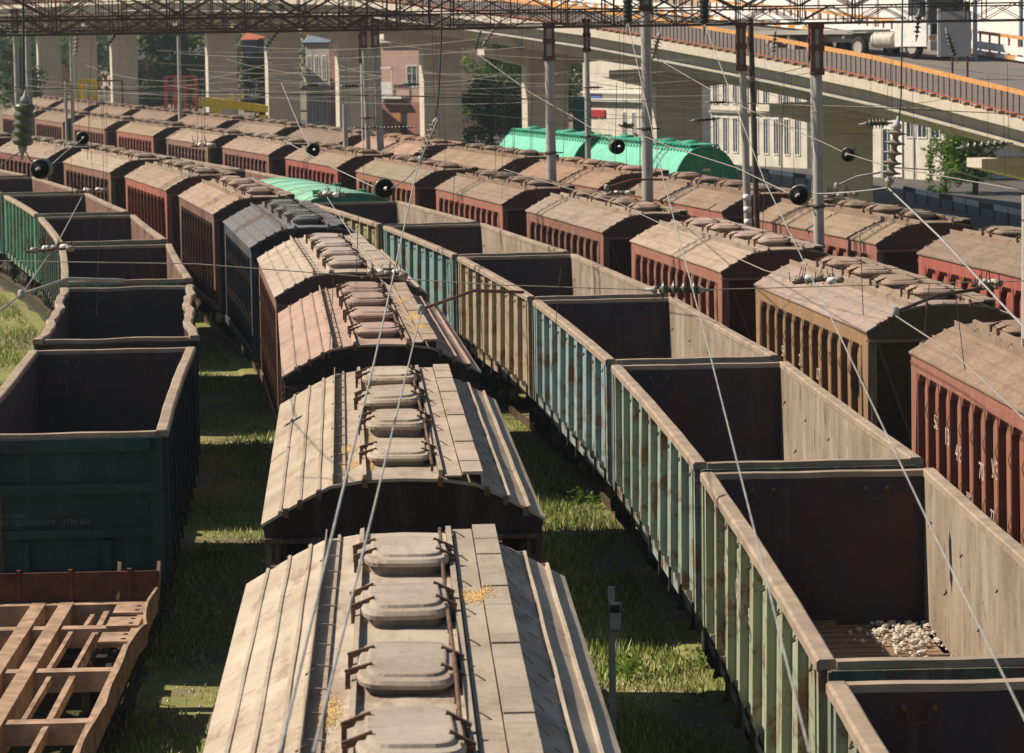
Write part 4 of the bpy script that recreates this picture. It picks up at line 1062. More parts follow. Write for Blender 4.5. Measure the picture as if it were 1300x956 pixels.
r = wallbox('building', 'pale panelled hall with white door behind the striped guard rail', (p.x, D, -.2), 100*k, 12, 6.4, M['creambright'], R(-60), [((22)*k, .0, 1.0, 3.0), (52*k, 2.6, .8, 1.4), (66*k, 2.6, .8, 1.4), (82*k, 2.6, .8, 1.4)], .15)
for i in range(7):
    b = MB(); b.box((i*20)*k, (i*20+1.2)*k, -.08, -.01, 0, 6.1); b.build('pilaster', [M['greyr']], r)
b = MB(); b.box(32*k, 47*k, -.10, -.09, .1, 4.0); b.build('door', [M['white']], r)
# pale hall above and beyond the bridge on the right
D = 330; p = at(900, 30, D); k = px(D)
r = wallbox('hall', 'huge pale pinkish hall rising beyond the overpass at the upper right', (p.x, D, 0), 700*k, 30, 34, M['palewall'], R(-62), [(i*70*k+4, 13.5, .4, 12) for i in range(0)], None)
for i in range(9): b = MB(); b.box(i*62*k, i*62*k+.25, -.1, -.01, 0, 34); b.build('seam', [M['seam']], r)
D = 420; p = at(-60, 30, D); k = px(D)
wallbox('hall', 'long pale rose hall far beyond the overpass at the upper left', (p.x, D+130, 0), 560*k*1.6, 20, 19, M['pinkpale'], R(-42), [((10+i*26)*k, 12, 1.2, 1.6) for i in range(20)], .4)
wallbox('hall', 'far beige hall beyond the overpass in the upper middle', (at(500,30,380).x, 560, 0), 420*px(560)*1.2, 20, 18, M['cream'], R(-42), [((10+i*26)*px(380), 12, 1.2, 1.6) for i in range(14)], .4)

# ------------------------------------------------------------------ trees
def tree(name, label, x, y, z, h, cw, leaf='leaf', n=5000, seed=0, lsz=.22, low=.15, cat='tree', trunk=True):
    r = random.Random(seed); root = empty(name, (x, y, z)); b = MB()
    limbs = []
    b.tube([(0,0,0),(.05*h*.2,0,h*.3),(0,.02*h,h*.6),(0,0,h*.8)], h*.025+.04, 8, r1=.04)
    for i in range(9):
        a = r.uniform(0, 6.28); z0 = h*r.uniform(.25, .6); L_ = cw*r.uniform(.5, .9)
        e = (math.cos(a)*L_, math.sin(a)*L_, z0+h*r.uniform(.1, .35)); limbs.append(e)
        b.tube([(0,0,z0),(e[0]*.5,e[1]*.5,(z0+e[2])/2+.1),e], h*.01+.03, 6, r1=.015)
    b.build('trunk', [M['bark']], root)
    b = MB(); cl = []
    for i in range(38):
        a = r.uniform(0, 6.28); t_ = r.random(); rad = cw*math.sqrt(r.random())*(1.05-.5*abs(t_-.4)); cl.append((math.cos(a)*rad, math.sin(a)*rad, h*(low+(1-low)*t_), cw*r.uniform(.16, .36)))
    for i in range(n):
        c = cl[int(r.random()**1.2*len(cl))]; g_ = lambda: r.gauss(0, .5)
        px_, py_, pz_ = c[0]+g_()*c[3], c[1]+g_()*c[3], c[2]+g_()*c[3]*.8
        s_ = lsz*r.uniform(.5, 1.2); u = Vector((r.gauss(0,1), r.gauss(0,1), r.gauss(0,.6))).normalized(); v = u.cross(Vector((r.gauss(0,1), r.gauss(0,1), r.gauss(0,1)))).normalized()
        o = Vector((px_, py_, max(.1, pz_))); b.add([o-u*s_, o-v*s_*.5, o+u*s_, o+v*s_*.5], [(0,1,2,3)])
    b.build('crown', [M[leaf]], root, recalc=False); tag(root, label, cat)
def tr(u, v, D, h, cw, label, **k): p = on(u, v, -.2) if D is None else at(u, v, D); tree('tree', label, p.x, p.y, -.25, h, cw, **k)
tr(82, 130, 470, 12.5, 4.4, 'bright green leafy tree between the leftmost piers', seed=1)
tr(60, 130, 462, 9.0, 3.0, 'lower green tree left of the bright leafy one at the far left', seed=2, leaf='leafdark')
tr(112, 130, 480, 11.5, 2.6, 'slim dark tree right of the bright leafy one at the far left', seed=3, leaf='leafdark')
tr(70, 130, 455, 4.6, 4.0, 'orange-tinged shrubs at the foot of the far left trees', seed=4, leaf='leafdry', n=2500)
tr(195, 130, 425, 11.0, 2.4, 'small green tree top showing above the dark shed', seed=5, n=2500)
tr(622, 170, 275, 11.5, 2.8, 'dark green tree between the middle piers, left one', seed=6, leaf='leaf')
tr(655, 170, 282, 11.0, 2.8, 'dark green tree between the middle piers, right one', seed=7, leaf='leafdark', n=6500)
tr(640, 170, 247, 5.5, 3.2, 'dark bushy tree low between the middle piers', seed=8, leaf='leafdark', n=6500)
tr(796, 170, 205, 3.4, .7, 'slim bright green shrub against the cream building', seed=9, n=1400, lsz=.12, low=.05)
tr(1238, 240, 178, 5.6, 1.7, 'green bushy tree beside the panelled hall', seed=10, lsz=.15)
tr(1200, 240, 180, 3.8, 1.2, 'thin yellowish-green shrub left of the bushy tree by the road', seed=12, n=1800, lsz=.12, low=.03)
tr(20, 130, 340, 9.5, 2.6, 'dark tree at the extreme left photo edge', seed=13, leaf='leafdark')
tr(335, 130, 300, 9.0, 1.8, 'dark tree beside the blue shed between left piers', seed=14, leaf='leafdark', n=3500)
for i,(u,h) in enumerate(((700,8),(560,9),(900,7),(230,9),(1000,6))): 
    tr(u, 150, 330+i*6, h, 5, ['dark tree mass far behind the right-hand middle pier','dark tree far behind the pink house','dark tree behind the cream building','dark tree far behind the long shed','dark tree far behind the cream building roof'][i], seed=20+i, leaf='leafdark', n=4000, lsz=.35)

b = MB(); r_ = random.Random(77)
for i in range(26000):
    u_ = r_.uniform(-80, 760); D_ = r_.uniform(500, 530); x_ = (u_-650)/FPX*D_; top = 10.2+1.6*math.sin(x_*.35)+1.1*math.sin(x_*.9+1); z_ = top*r_.random()**.6-.2; s_ = r_.uniform(.25, .6)
    a = Vector((r_.gauss(0,1), r_.gauss(0,1), r_.gauss(0,1))).normalized(); c_ = a.cross(Vector((r_.gauss(0,1), r_.gauss(0,1), r_.gauss(0,1)))).normalized(); o_ = Vector((x_, D_, z_))
    b.add([o_-a*s_, o_-c_*s_*.6, o_+a*s_, o_+c_*s_*.6], [(0,1,2,3)])
tag(b.build('woodland', M['leafdark'], recalc=False), 'dark mass of far trees beyond the overpass', 'woodland', kind='stuff')
# ------------------------------------------------------------------ yard equipment at the back
def frame_obj(name, label, cat, bars, mat, loc, part='bar'):
    r = empty(name, loc); b = MB()
    for (p, q, w_) in bars: b.bar(p, q, w_)
    b.build('frame', [mat], r); tag(r, label, cat); return r
D = 250; k = px(D); p = at(101, 135, D); zz = at(101, 103, D).z
frame_obj('portal', 'yellow and orange portal frame above the far wagons at the left', 'frame',
  [((0,0,0),(0,0,zz),.35),((20*k,0,0),(20*k,0,zz),.45),((0,0,zz),(22*k,0,zz),.3),((4*k,.5,0),(4*k,.5,zz),.4)], M['yellow'], (p.x, D, 0))
frame_obj('portal', 'thin brown portal frame right of the yellow one', 'frame',
  [((33*k,0,0),(33*k,0,zz),.15),((0,0,zz),(33*k,0,zz),.12),((0,0,0),(0,0,zz),.12)], M['ruststeel'], (at(123,135,D).x, D, 0))
p = at(210, 145, D); z1 = at(210, 98, D).z; z2 = at(210, 113, D).z
frame_obj('scaffold', 'orange-red steel scaffold tower behind the far wagons', 'scaffold',
  [((x*k,y,0),(x*k,y,z1),.12) for x in (0,12,24,38) for y in (0,1.4)]+[((0,y,z),(38*k,y,z),.14) for z in (z1,z2,z2+.25,z1*.35) for y in (0,1.4)]+[((0,0,.3),(12*k,0,z2),.08),((24*k,0,.3),(38*k,0,z2),.08)], M['redorange'], (p.x, D, 0))
D = 240; k = px(D); a = at(252, 132, D); c = at(340, 141, D); r = empty('crane', (a.x, D, 0)); b = MB()
b.prism([(0,a.z-.15),(0,a.z+.45),(.8,a.z+.50),(c.x-a.x,c.z+.40),(c.x-a.x,c.z-.1)], -.3, .3, 0); b.build('arm', [M['yellow']], r)
b = MB(); b.box(c.x-a.x-.6, c.x-a.x, -.4, .4, .1, c.z-.3); b.build('leg', [M['yellow']], r); b = MB(); b.box(1.0, 1.7, -.4, .4, .1, a.z-.35); b.build('leg', [M['yellow']], r)
b = MB(); b.box(2.2,2.6,-.2,.2,a.z+.3,a.z+.7); b.box(2.9,3.3,-.2,.2,a.z+.3,a.z+.7); b.build('winch', [M['yellow']], r)
tag(r, 'yellow gantry crane arm above the far hopper roofs', 'crane')
def car(label, u, v, D, col, rz):
    p = at(u, v, D); r = empty('car', (p.x, D, -.2), rz)
    b = MB(); b.prism([(-2.1,.3),(-2.15,.75),(-1.5,.88),(-.9,1.38),(.7,1.40),(1.4,.92),(2.1,.82),(2.15,.35)], -.82, .82, 0, 'x'); b.build('body', [M[col]], r)
    b = MB(); b.prism([(-1.42,.9),(-.86,1.33),(.66,1.35),(1.28,.93)], -.83, .83, 0, 'x'); b.build('window', [M['glass']], r)
    for sx in (-1, 1):
        for y in (-1.3, 1.3): b = MB(); b.lathe((sx*.75-.1, y, .32),(1,0,0),[(.2,0),(.32,.02),(.32,.2),(.2,.22)],14); b.build('wheel', [M['black']], r)
    tag(r, label, 'car')
car('dark blue parked car under the trees between the middle piers', 612, 158, 212, 'car_blue', R(75))
car('second dark car parked behind the dark blue one', 650, 152, 224, 'car_blue', R(80))
car('white parked car in front of the pink house', 522, 172, 222, 'car_white', R(80))
D = 196; p = at(603, 178, D); r = empty('container', (p.x, D, -.2)); b = MB(); b.prism([(0,0),(0,1.15),(.2,1.35),(.75,1.35),(.85,1.15),(.85,0)], 0, .9, 0); b.build('body', [M['yellow']], r)
tag(r, 'small yellow rounded tank beside the pier left of the green wagons', 'tank')
D = 228; p = at(738, 150, D); r = empty('tall_screen', (p.x-.6, D, -.2)); b = MB(); b.box(0, 1.3, 0, .1, 0, 4.6); b.build('panel', [M['greenpanel']], r); tag(r, 'tall dark green panel right of the pier above the green wagons', 'panel')

# ------------------------------------------------------------------ poles and gantries
def mid45(u):     # corridor between the two right-hand hopper rows
    y = 60.0
    for _ in range(200):
        x = (t_x(TK['t4'], y)+t_x(TK['t5'], y))/2
        uu = 650+FPX*x/y
        if uu <= u: break
        y += .75
    return x, y
bandz = 4.5
def pole(name, label, x, y, ztop, r0=.24, r1=.17, lean=(0,0), bracket=True, rings=(), z0=-.4, bands=0, two=False, mat='conc'):
    r = empty(name, (x, y, z0)); b = MB(); H = ztop-z0
    n = 20
    b.tube([(lean[0]*t/n, lean[1]*t/n, H*t/n) for t in range(n+1)], r0, 14, r1=r1); b.build('shaft', [M[mat]], r)
    if bracket:
        b = MB(); lx = lean[0]
        for dx in (-r1*.95, r1*.95): b.box(lx+dx-.04, lx+dx+.04, -.14, .14, H-1.25, H+.05)
        for z in (H-1.2, H-.6, H-.05): b.box(lx-r1-.06, lx+r1+.06, -r1-.04, -r1+.02, z-.08, z+.08)
        b.build('bracket', [M['ruststeel']], r)
    for z in rings:
        b = MB(); t = z/H; rr_ = r0+(r1-r0)*t; b.lathe((lean[0]*t,lean[1]*t,z),(0,0,1),[(rr_+.02,0),(rr_+.02,.10)],14); b.bar((lean[0]*t+rr_,0,z+.05),(lean[0]*t+rr_+.25,-.05,z+.05),.04,.04); b.bar((lean[0]*t-rr_,0,z+.05),(lean[0]*t-rr_-.18,-.05,z+.05),.04,.04); b.build('clamp', [M['truss']], r)
    if bands:
        for i in range(bands):
            z = bandz-i*.34; t = z/H; rr_ = r0+(r1-r0)*t; b = MB(); b.lathe((lean[0]*t,lean[1]*t,z),(0,0,1),[(rr_+.004,0),(rr_+.004,.17)],14); b.build('white_band', [M['white']], r)
    tag(r, label, 'pole', 'concrete poles of the overhead line'); return r
GANTRY_Y = []
x, y = mid45(1053); pole('concrete_pole', 'thick pale concrete pole with red bracket, rightmost of the yard', x, y, at(1050, 30, y).z, .150, .120, (-.05,0), rings=(5.2,)); GANTRY_Y.append((x, y))
x, y = mid45(960); bandz = at(952,254,y).z+.4; pole('concrete_pole', 'concrete pole with white painted bands, left of the round green insulator', x, y, at(947, 30, y).z, .115, .095, (-.28,0), bands=3); GANTRY_Y.append((x, y)); xb, yb = x, y
pole('steel_mast', 'dark lattice mast leaning against the banded concrete pole', x+.24, y+.2, at(950, 22, y).z, .085, .075, (-.24,0), bracket=False, mat='truss')
x, y = mid45(828); pole('concrete_pole', 'thick dark-stained concrete pole in the middle rising past the photo top', x, y, at(828, -40, y).z, .19, .155, (0,0), rings=(6.6, 4.0)); GANTRY_Y.append((x, y))
x, y = mid45(705); pole('concrete_pole', 'pale concrete pole with red bracket in front of the green barrel wagon', x, y, at(703, 30, y).z, .195, .16, (-.05,0), rings=(5.4,)); GANTRY_Y.append((x, y))
x, y = mid45(482); pole('concrete_pole', 'slim concrete pole, left one of the close pair in mid photo', x-.25, y, at(473, 25, y).z, .13, .11, (-.2,0), rings=(3.7,5.9)); 
pole('concrete_pole', 'slim concrete pole, right one of the close pair in mid photo', x+.32, y+.1, at(483, 25, y).z, .175, .14, (-.25,0), rings=(3.7,)); GANTRY_Y.append((x, y))
D = 150; pole('concrete_pole', 'slim far concrete pole just left of the close pair', at(463,160,D).x, D, at(463,45,D).z, .13, .11, (-.05,0))
D = 128; pole('concrete_pole', 'slim concrete pole left of the thick stained one', at(746,150,D).x, D, at(745,25,D).z, .13, .10, (0,0), rings=(5.4,))
D = 112; pole('concrete_pole', 'thinner concrete pole just left of the thickest one at the right', at(1036,240,D).x, D, at(1030,30,D).z, .12, .10, (-.10,0)); GY2 = (at(1036,240,D).x, D)
D = 175; pole('concrete_pole', 'twin-edged concrete pole at the far left behind the barrel insulator', at(22,120,D).x, D, at(21,12,D).z, .16, .14, (0,0), rings=(4.2,))
D = 190; pole('concrete_pole', 'thin concrete pole with slim top in front of the orange scaffold', at(229,140,D).x, D, at(228,46,D).z, .17, .10, (0,0), bracket=False)
D = 205; pole('concrete_pole', 'thin pale pole in front of the leftmost trees', at(92,130,D).x, D, at(91,24,D).z, .12, .08, (0,0), bracket=False)
D = 205; pole('concrete_pole', 'short dark post beside the yellow frame at the left', at(84,140,D).x, D, at(84,103,D).z, .10, .09, (0,0), bracket=False)
D = 52; pole('concrete_pole', 'sliver of pale pole cut by the right photo edge', at(1308,300,D).x, D, at(1301,248,D).z, .16, .14, (0,0), bracket=False)
D = 140; pole('concrete_pole', 'slim short pole in front of the pier left of the close pair', at(439,188,D).x, D, at(439,132,D).z, .13, .11, (0,0), bracket=False)

def gantry(label, y, xl, xr, z, zr=None, depth=.75, hgt=1.25, pan=1.5, col='truss', rz=0.0, posts=()):
    zr = z if zr is None else zr; r = empty('gantry', (xl, y, z)); W_ = xr-xl; b = MB()
    def P(x, yy, zz): return (x, yy+x*math.tan(rz), zz+(zr-z)*x/W_)
    n = max(4, int(W_/pan)); st = W_/n
    for yy in (0, depth):
        for zz in (0, .42, hgt):
            for i in range(0, n, 4): b.bar(P(i*st,yy,zz), P(min(n,i+4)*st,yy,zz), .034, .034)
    for i in range(n):
        for yy in (0, depth):
            b.bar(P(i*st,yy,0), P(i*st,yy,hgt), .026, .026)
            b.bar(P(i*st,yy,0), P((i+.5)*st,yy,.42), .018,.018); b.bar(P((i+.5)*st,yy,.42), P((i+1)*st,yy,0), .018,.018)
            if i % 2: b.bar(P(i*st,yy,.42), P((i+1)*st,yy,hgt), .028,.028)
            else: b.bar(P(i*st,yy,hgt), P((i+1)*st,yy,.42), .028,.028)
        b.bar(P(i*st,0,0), P((i+1)*st,depth,0), .02,.02); b.bar(P(i*st,0,0), P(i*st,depth,0), .02,.02); b.bar(P(i*st,0,hgt), P(i*st,depth,hgt), .02,.02)
    b.build('truss_beam', [M[col]], r)
    for xx in posts:
        b = MB(); b.tube([(xx-xl, .3, -z-.3), (xx-xl, .3, 0)], .19, 12, r1=.16); b.build('post', [M['conc']], r)
    tag(r, label, 'gantry', 'steel overhead-line gantries'); return r
for i, (x, y) in enumerate(GANTRY_Y):
    z = [9.46, 9.42, 9.55, 9.50, 9.55][i]
    lab = ['dark lattice gantry beam across the top right, nearest one', 'dark lattice gantry beam resting on the banded pole', 'dark lattice gantry beam behind the thick stained pole', 'dark lattice gantry beam over the pole before the green wagon', 'dark lattice gantry beam over the close pair of slim poles'][i]
    gantry(lab, y-.3, -650*px(y)-3, [x+15, x+9, x+8, x+8, x+10][i] if i else x+15, z)
gantry('dark lattice gantry beam farthest away over the left of the yard', 175, at(22,120,175).x-8, at(560,120,175).x, 9.7, hgt=1.6, depth=1.0, posts=(at(22,120,175).x+.6,))
gantry('dark rusty lattice gantry beam crossing far over the middle of the yard', 205, at(-20,120,205).x, at(740,120,205).x, 9.35, hgt=1.4, col='rusttruss')

# ------------------------------------------------------------------ insulators, cross-spans, wires
def wire(label, pts, r=.009, mat='wire', sag=0, n=10, group='overhead wires'):
    P = [at(u, v, D) if isinstance(D, (int, float)) else Vector((u, v, D[0])) for u, v, D in pts]; out = []
    for a, c in zip(P, P[1:]):
        for i in range(n):
            t = i/n; q = a.lerp(c, t); q.z -= sag*4*t*(1-t); out.append(q)
    out.append(P[-1]); b = MB(); o0 = out[0].copy(); b.tube([q-o0 for q in out], r, 5); o = b.build('overhead_wire', [M[mat]]); o.location = o0
    tag(o, label, 'wire', group); return o
def insul(label, u, v, D, axis, Ln, rad, n, mat='porc_d', cap='iron', disc=False, a_px=None):
    """ribbed insulator centred at pixel, axis = world direction"""
    c = at(u, v, D); d = Vector(axis).normalized(); root = empty('insulator', c); b = MB(); pr = []
    if disc:
        for i in range(n):
            t = -Ln/2+Ln*(i+.2)/n; s_ = Ln/n
            pr += [(rad*.28,t),(rad*.35,t+s_*.15),(rad,t+s_*.36),(rad,t+s_*.42),(rad*.5,t+s_*.52),(rad*.28,t+s_*.78)]
    else:
        pr = [(rad*.5,-Ln/2)]
        for i in range(n):
            t = -Ln/2+Ln*(i+.1)/n; s_ = Ln/n; pr += [(rad*.80,t),(rad,t+s_*.35),(rad,t+s_*.5),(rad*.80,t+s_*.85)]
        pr += [(rad*.5,Ln/2)]
    b.lathe((0,0,0), d, pr, 20); b.build('sheds', [M[mat]], root)
    for s_ in (-1, 1):
        b = MB(); b.lathe(d*(s_*Ln*.5), d*s_, [(rad*.42,0),(rad*.42,.05),(rad*.2,.08),(rad*.12,.16)], 12); b.build('end_cap', [M[cap]], root)
    tag(root, label, 'insulator'); return root
# strings seen end-on (tension insulators in cables that run towards the camera)
for (u, v, D, rad, ax, lab) in (
  (1016,247,44,.128,(-.30,-1,-.02),'round black-faced green insulator seen end-on beside the thick right pole'),
  (487,239,44,.128,(.12,-1,0),'round black insulator seen end-on above the olive gondola'),
  (53,214,44,.128,(-.1,-1,0),'round black insulator seen end-on near the left edge below the barrel insulator'),
  (105,175,62,.118,(.1,-1,0),'small round black insulator seen end-on at the upper left'),
  (397,190,62,.120,(.15,-1,0),'small round black insulator seen end-on over the far red hoppers'),
  (783,186,62,.135,(.15,-1,0),'small round black insulator seen end-on against the green barrel wagon'),
  (1078,196,62,.130,(-.35,-1,-.02),'small round green-black insulator in front of the right pier')):
    d = Vector(ax).normalized(); rad *= 1.12; r = empty('insulator', at(u, v, D)); b = MB()
    b.lathe((0,0,0), d, [(rad*.55,-.16),(rad*.80,-.14),(rad*.96,-.11),(rad*.90,-.085),(rad*.98,-.06),(rad*.92,-.03),(rad,.0),(rad*.94,.03),(rad,.06),(rad*.97,.10),(rad*.86,.11)], 28)
    b.build('sheds', [M['porc_g']], r); tag(r, lab, 'insulator', 'round end-on insulators')
    b = MB(); b.lathe(d*.1105, d, [(rad*.88,0),(rad*.80,.004),(rad*.25,.004),(.03,.02)], 24); b.build('front_face', [M['porc_k']], r)
    b = MB(); b.tube([d*.12, d*.20+Vector((.02,0,.02)), d*.32], .016, 6); b.build('hook', [M['white']], r)
insul('big ribbed green-grey barrel insulator hanging at the far left', 30, 158, 35, (.08,0,1), .46, .118, 5, 'porc_g')['group'] = 'hanging insulators'
insul('black ribbed insulator hanging at the top edge, left of the thick stained pole', 797, 8, 40, (0,0,1), .40, .062, 7)['group'] = 'hanging insulators'
insul('black ribbed insulator hanging at the top edge, right of the thick stained pole', 894, 8, 40, (0,0,1), .42, .066, 7)['group'] = 'hanging insulators'
insul('string of wide grey disc insulators hanging before the overpass at the right', 1134, 195, 40, (.14,0,1), .62, .135, 5, 'porc_b', disc=True)
insul('slanted string of small disc insulators above the middle hoppers', 543, 178, 46, (.42,0,1), .50, .085, 6, 'porc_b', disc=True)
insul('horizontal string of four disc insulators on the cross-span above the blue gondola', 860, 368, 41, (1,0,-.02), .52, .12, 4, 'porc_g', disc=True)
k_ = 0
for (u, v, D, ax, Ln, rad, n, mat, lab) in (
  (142,50,120,(.5,0,.7),.62,.11,5,'porc_d','slanted black insulator under the gantry at the upper left'),
  (345,50,120,(.5,0,.7),.75,.13,5,'porc_d','slanted black insulator beside the red roof under the gantry'),
  (606,52,95,(.35,0,1),.5,.08,6,'porc_g','slanted grey-green insulator left of the tall pier top'),
  (624,42,90,(.6,0,.8),.6,.09,6,'porc_b','slanted pale insulator at the pier top in the middle'),
  (445,109,95,(1,0,0),.40,.09,4,'porc_d','horizontal black insulator on the lit pier left of the close poles'),
  (520,107,95,(1,0,0),.34,.09,4,'porc_g','horizontal insulator right of the close poles'),
  (397,108,95,(1,0,0),.30,.09,4,'porc_g','horizontal insulator before the grey house'),
  (752,111,95,(1,0,0),.34,.08,4,'porc_d','horizontal insulator beside the slim pole left of the stained one'),
  (895,152,85,(1,0,.06),.50,.09,6,'porc_d','horizontal black insulator in front of the widest pier'),
  (910,130,85,(1,0,0),.36,.08,5,'porc_d','horizontal insulator at the right edge of the widest pier'),
  (1112,157,60,(1,0,.02),.32,.10,5,'porc_g','horizontal insulator left of the grey disc string'),
  (1250,185,60,(1,0,.08),.75,.10,6,'porc_g','horizontal insulator string at the right beneath the overpass edge'),
  (833,58,75,(.3,0,1),.42,.12,5,'porc_b','brown insulator strapped to the thick stained pole'),
  (1208,58,70,(-.35,0,1),.5,.08,6,'porc_g','small green insulator hanging before the truck cab'),
  (1165,32,70,(.1,0,1),.4,.09,4,'porc_d','dark insulator hanging before the white truck'),
  (983,55,85,(.1,0,1),.5,.08,5,'porc_g','small green insulator right of the banded pole top'),
  (97,57,110,(.1,0,1),.55,.12,4,'porc_b','grey insulator on the thin pole before the leftmost trees'),
  (486,162,118,(1,0,0),2.2,.055,16,'porc_d','long dark spacer rod across the close pair of slim poles')):
    r = insul(lab, u, v, D, ax, Ln, rad, n, mat, disc=True)
# cables
wire('bright steel cable descending from the slanted insulator string over the centre row', [(556,150,46),(530,212,45),(475,460,27.8),(431,640,20.6),(377,866,15.7),(355,956,13.9)], .009, 'iron')
wire('second bright cable over the centre row, staggered from the brown arm', [(415,250,61),(484,356,41),(535,395,38),(476,640,20.8),(420,866,15.7),(398,956,13.9)], .008, 'iron')
wire('bright cable from the left top insulator down across the gondolas', [(797,28,40),(843,231,33),(904,460,25),(957,670,19.5),(1005,866,15.7),(1028,956,14)], .0055, 'iron')
wire('bright cable from the right top insulator down to the bottom right corner', [(894,30,40),(970,228,33),(1068,430,25.5),(1182,670,19.5),(1278,866,15.7),(1322,956,14)], .0055, 'iron')
wire('wire running from mid photo down right over the brown hoppers', [(640,215,75),(785,258,61),(845,287,56),(970,343,46),(1035,362,41),(1137,401,38),(1215,452,33),(1330,560,27)], .009, 'wire')
wire('twisted wire going down right from the grey disc string', [(1128,239,40),(1193,301,36),(1283,398,31),(1330,445,29)], .012, 'iron')
wire('wire joining the round green insulator and the grey disc string', [(1030,246,44),(1128,238,40)], .010, 'iron', .02)
wire('wire from the upper middle down to the round green insulator', [(760,150,75),(850,186,62),(935,213,52),(1003,246,44)], .009, 'wire')
wire('wire from the stained pole to the small round insulator at the right pier', [(835,75,75),(930,130,70),(1054,185,64),(1072,194,62),(1130,212,58),(1300,242,50)], .010, 'wire')
wire('wire leading right from the disc string over the road', [(1128,212,40),(1215,218,42),(1300,242,44)], .008, 'wire')
wire('wire from the upper middle slanting down into the green wagon', [(608,70,95),(674,118,90),(730,150,86),(790,186,62)], .011, 'wire')
wire('wire through the round insulator above the olive gondola', [(360,178,62),(423,213,54),(474,237,44)], .009, 'iron')
wire('short wire from the round insulator up to the slanted string', [(497,239,43.5),(515,228,45),(530,212,45)], .009, 'iron')
wire('wire through the small round insulator over the far red hoppers', [(357,105,80),(381,163,66),(395,188,62)], .009, 'iron')
wire('wire from the left round insulator up to the small one', [(60,214,44),(83,193,52),(104,177,62)], .009, 'iron')
wire('forked wire below the barrel insulator to the left edge', [(31,190,35),(20,196,36),(-10,218,38)], .008, 'wired')
wire('forked wire below the barrel insulator to the round one', [(31,190,35),(40,205,39),(52,214,44)], .008, 'wired')
wire('chain above the barrel insulator up to the gantry', [(30,120,35),(30,60,35),(29,-30,35)], .014, 'wired')
wire('long dark drop cable in mid photo down to the slanted string', [(561,-20,46),(560,60,46),(557,120,46),(553,148,46)], .012, 'wired')
wire('dark drop cable above the grey disc string at the right', [(1146,-20,40),(1145,60,40),(1144,120,40),(1141,160,40)], .010, 'wired')
wire('cable rising out of the top left hanging insulator', [(797,-10,40),(797,-60,40)], .01, 'wired')
wire('cable rising out of the top right hanging insulator', [(894,-10,40),(894,-60,40)], .01, 'wired')
wire('long pale cross-span wire over the whole yard at mid height', [(-20,331,41),(120,333,41),(249,335,41),(475,352,41),(640,362,41),(825,368,41)], .007, 'wire')
wire('right continuation of the mid-height cross-span wire', [(893,368,41),(1100,362,41),(1320,356,41)], .007, 'wire')
wire('wire from the left arm slanting down to the left edge', [(104,250,62),(75,305,46),(28,373,40),(-15,405,38)], .010, 'iron')
wire('dark cross-span cable over the far wagons', [(-20,110,95),(300,118,95),(650,125,95),(1000,132,95),(1320,146,95)], .013, 'wired')
wire('second dark cross-span cable over the far wagons', [(-20,115,100),(180,120,100),(420,118,100),(700,127,100)], .010, 'wire')
wire('pale tie wire behind the grey disc string', [(830,128,85),(1000,133,85),(1180,138,80)], .008, 'wire')
rr = random.Random(21)
for i in range(22):   # fans of pale wires over the far half of the yard
    x0 = rr.uniform(-60, 520); v0 = rr.uniform(55, 120); D0 = rr.uniform(110, 190); ln = rr.uniform(220, 480); dv = rr.uniform(-18, 26)
    wire('thin pale overhead wire, one of a fan over the far half of the yard', [(x0,v0,D0),(x0+ln,v0+dv,D0-rr.uniform(5,30))], .007, 'wire', rr.uniform(.15,.6), 12, 'fan of thin wires over the far yard')
for i in range(14):
    x0 = rr.uniform(560, 1150); v0 = rr.uniform(60, 170); D0 = rr.uniform(70, 110)
    wire('thin pale overhead wire, one of several before the overpass', [(x0,v0,D0),(x0+rr.uniform(150,330),v0+rr.uniform(-15,45),D0-rr.uniform(0,20))], .006, 'wired', rr.uniform(.05,.3), 10, 'thin wires before the overpass')
for i in range(46):   # droppers
    x0 = rr.choice([rr.gauss(110,18), rr.gauss(230,60), rr.gauss(420,25), rr.gauss(560,60), rr.gauss(690,50), rr.gauss(800,25), rr.gauss(1000,30), rr.gauss(1180,60)]); D0 = rr.uniform(58, 90); v0 = rr.uniform(20, 120); v1 = v0+rr.uniform(70, 170)
    wire('thin vertical dropper wire, one of many across the yard', [(x0,v0,D0),(x0+rr.uniform(-6,8),v1,D0)], .005, 'wired', 0, 2, 'vertical dropper wires')
for (u0,v0,u1,v1,D) in ((418,455,424,340,41),(700,470,712,340,41),(452,360,455,270,41),(123,400,126,270,44),(968,300,972,200,44),(1225,470,1210,350,36),(1092,300,1096,400,38),(1173,430,1180,360,38),(575,275,577,215,50)):
    wire('thin near dropper wire hanging over the wagons, one of several', [(u0,v0,D),(u1,v1,D)], .005, 'wired', 0, 2, 'near dropper wires')
# registration arms
def arm(label, pts, mat, r=.022):
    P = [at(*q) for q in pts]; root = empty('registration_arm', P[0]); b = MB(); b.tube([q-P[0] for q in P], r, 8); b.build('tube', [M[mat]], root)
    b = MB(); b.lathe((0,0,-.06),(0,0,1),[(.03,0),(.045,.03),(.045,.09),(.03,.12)],8); b.build('clamp', [M['iron']], root); tag(root, label, 'arm', 'registration arms')
arm('brown bent registration arm over the gondola row in mid photo', [(534,393,38),(602,369,40),(664,371,41)], 'armbrown')
arm('grey bent registration arm over the third left gondola', [(27,374,40),(86,354,40.5),(158,356,41)], 'iron')
arm('dark bent registration arm over the ochre hopper at the right', [(1137,396,38),(1190,375,39),(1262,364,40)], 'truss')
arm('pale bent registration arm in front of the stained pole', [(770,238,60),(804,228,60),(845,228,61)], 'armbrown', .02)
arm('pale thin registration arm right of the thick pole', [(1062,236,60),(1088,224,60),(1118,219,60)], 'iron', .02)
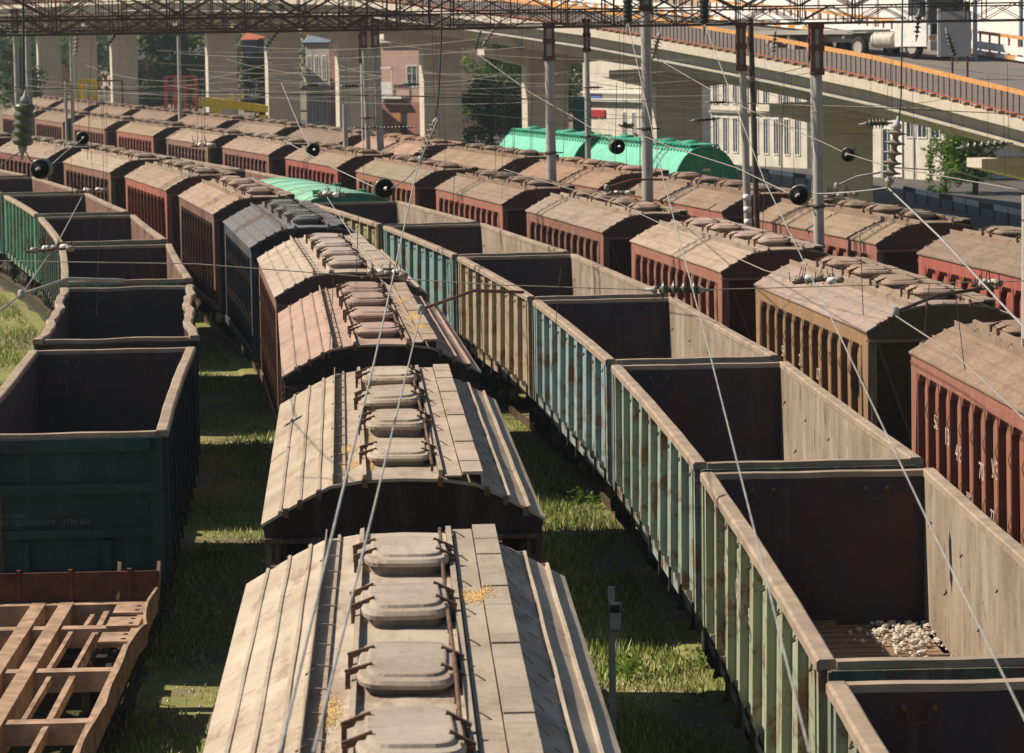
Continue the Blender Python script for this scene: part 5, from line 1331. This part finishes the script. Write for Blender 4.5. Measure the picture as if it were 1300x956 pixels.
# section insulator assemblies on the cross spans
def assembly(label, u, v, D, wpx, seed):
    r = random.Random(seed); k = px(D); c = at(u, v, D); root = empty('wire_crossing_fitting', c); w2 = wpx*k/2
    b = MB(); b.bar((-w2,-.3,0),(w2,.1,.02),.02,.03); b.bar((-w2*.9,.25,-.03),(w2*.95,.5,0),.02,.03); b.bar((-w2*.5,-.5,.01),(-w2*.4,.6,.01),.02,.02); b.bar((w2*.5,-.5,.01),(w2*.4,.6,.01),.02,.02)
    b.build('frame', [M['hard']], root)
    b = MB()
    for i in range(14):
        x = r.uniform(-w2, w2); y = r.uniform(-.4, .5); h = r.uniform(.06, .2); b.bar((x,y,-.02),(x+r.uniform(-.05,.05),y,h),.010,.010)
    tag(b.build('studs', [M['truss']], root), kind='stuff')
    for i in range(5):
        x = -w2*.8+i*w2*.4; b = MB(); b.lathe((x, r.uniform(-.3,.3), .02),(1,0,r.uniform(-.2,.2)),[(.02,0),(.045,.02),(.045,.10),(.02,.12)],10); b.build('porcelain', [M['white'] if i % 2 else M['porc_b']], root)
    tag(root, label, 'fitting', 'wire crossing fittings')
for i, (u, v, D, wp, lab) in enumerate(((62,318,44,52,'metal fitting of rods and porcelain over the third left gondola'),(112,243,62,40,'metal fitting over the far brown hopper at the left'),(416,248,61,34,'metal fitting beside the green flat roof'),(486,350,41,52,'metal fitting over the tan hopper ends in the centre row'),
  (786,246,61,34,'metal fitting in front of the stained pole base'),(1035,357,41,60,'metal fitting over the ochre hopper roof at the right'),(1068,248,60,34,'metal fitting right of the thick pale pole'),(1250,362,40,30,'metal fitting at the right edge beside the dark arm'),(258,185,62,26,'small metal fitting over the far hoppers'))):
    assembly(lab, u, v, D, wp, i)
print('objects', len(bpy.data.objects))
# ------------------------------------------------------------------ haze: one closed box of even, thin air round everything
b = MB(); b.box(-900, 900, -45, 1550, -1.5, 60); hz = b.build('haze', [])
hm = bpy.data.materials.new('thin_haze'); hm.use_nodes = True; nt = hm.node_tree; nt.nodes.clear()
out = nt.nodes.new('ShaderNodeOutputMaterial'); pv = nt.nodes.new('ShaderNodeVolumePrincipled'); pv.inputs['Color'].default_value = (.74,.87,1,1); pv.inputs['Density'].default_value = HAZE
pv.inputs['Anisotropy'].default_value = .3; nt.links.new(pv.outputs[0], out.inputs['Volume']); hz.data.materials.append(hm); tag(hz, 'thin warm haze over the yard', kind='stuff'); hz['category'] = 'haze'
S.cycles.volume_bounces = 0
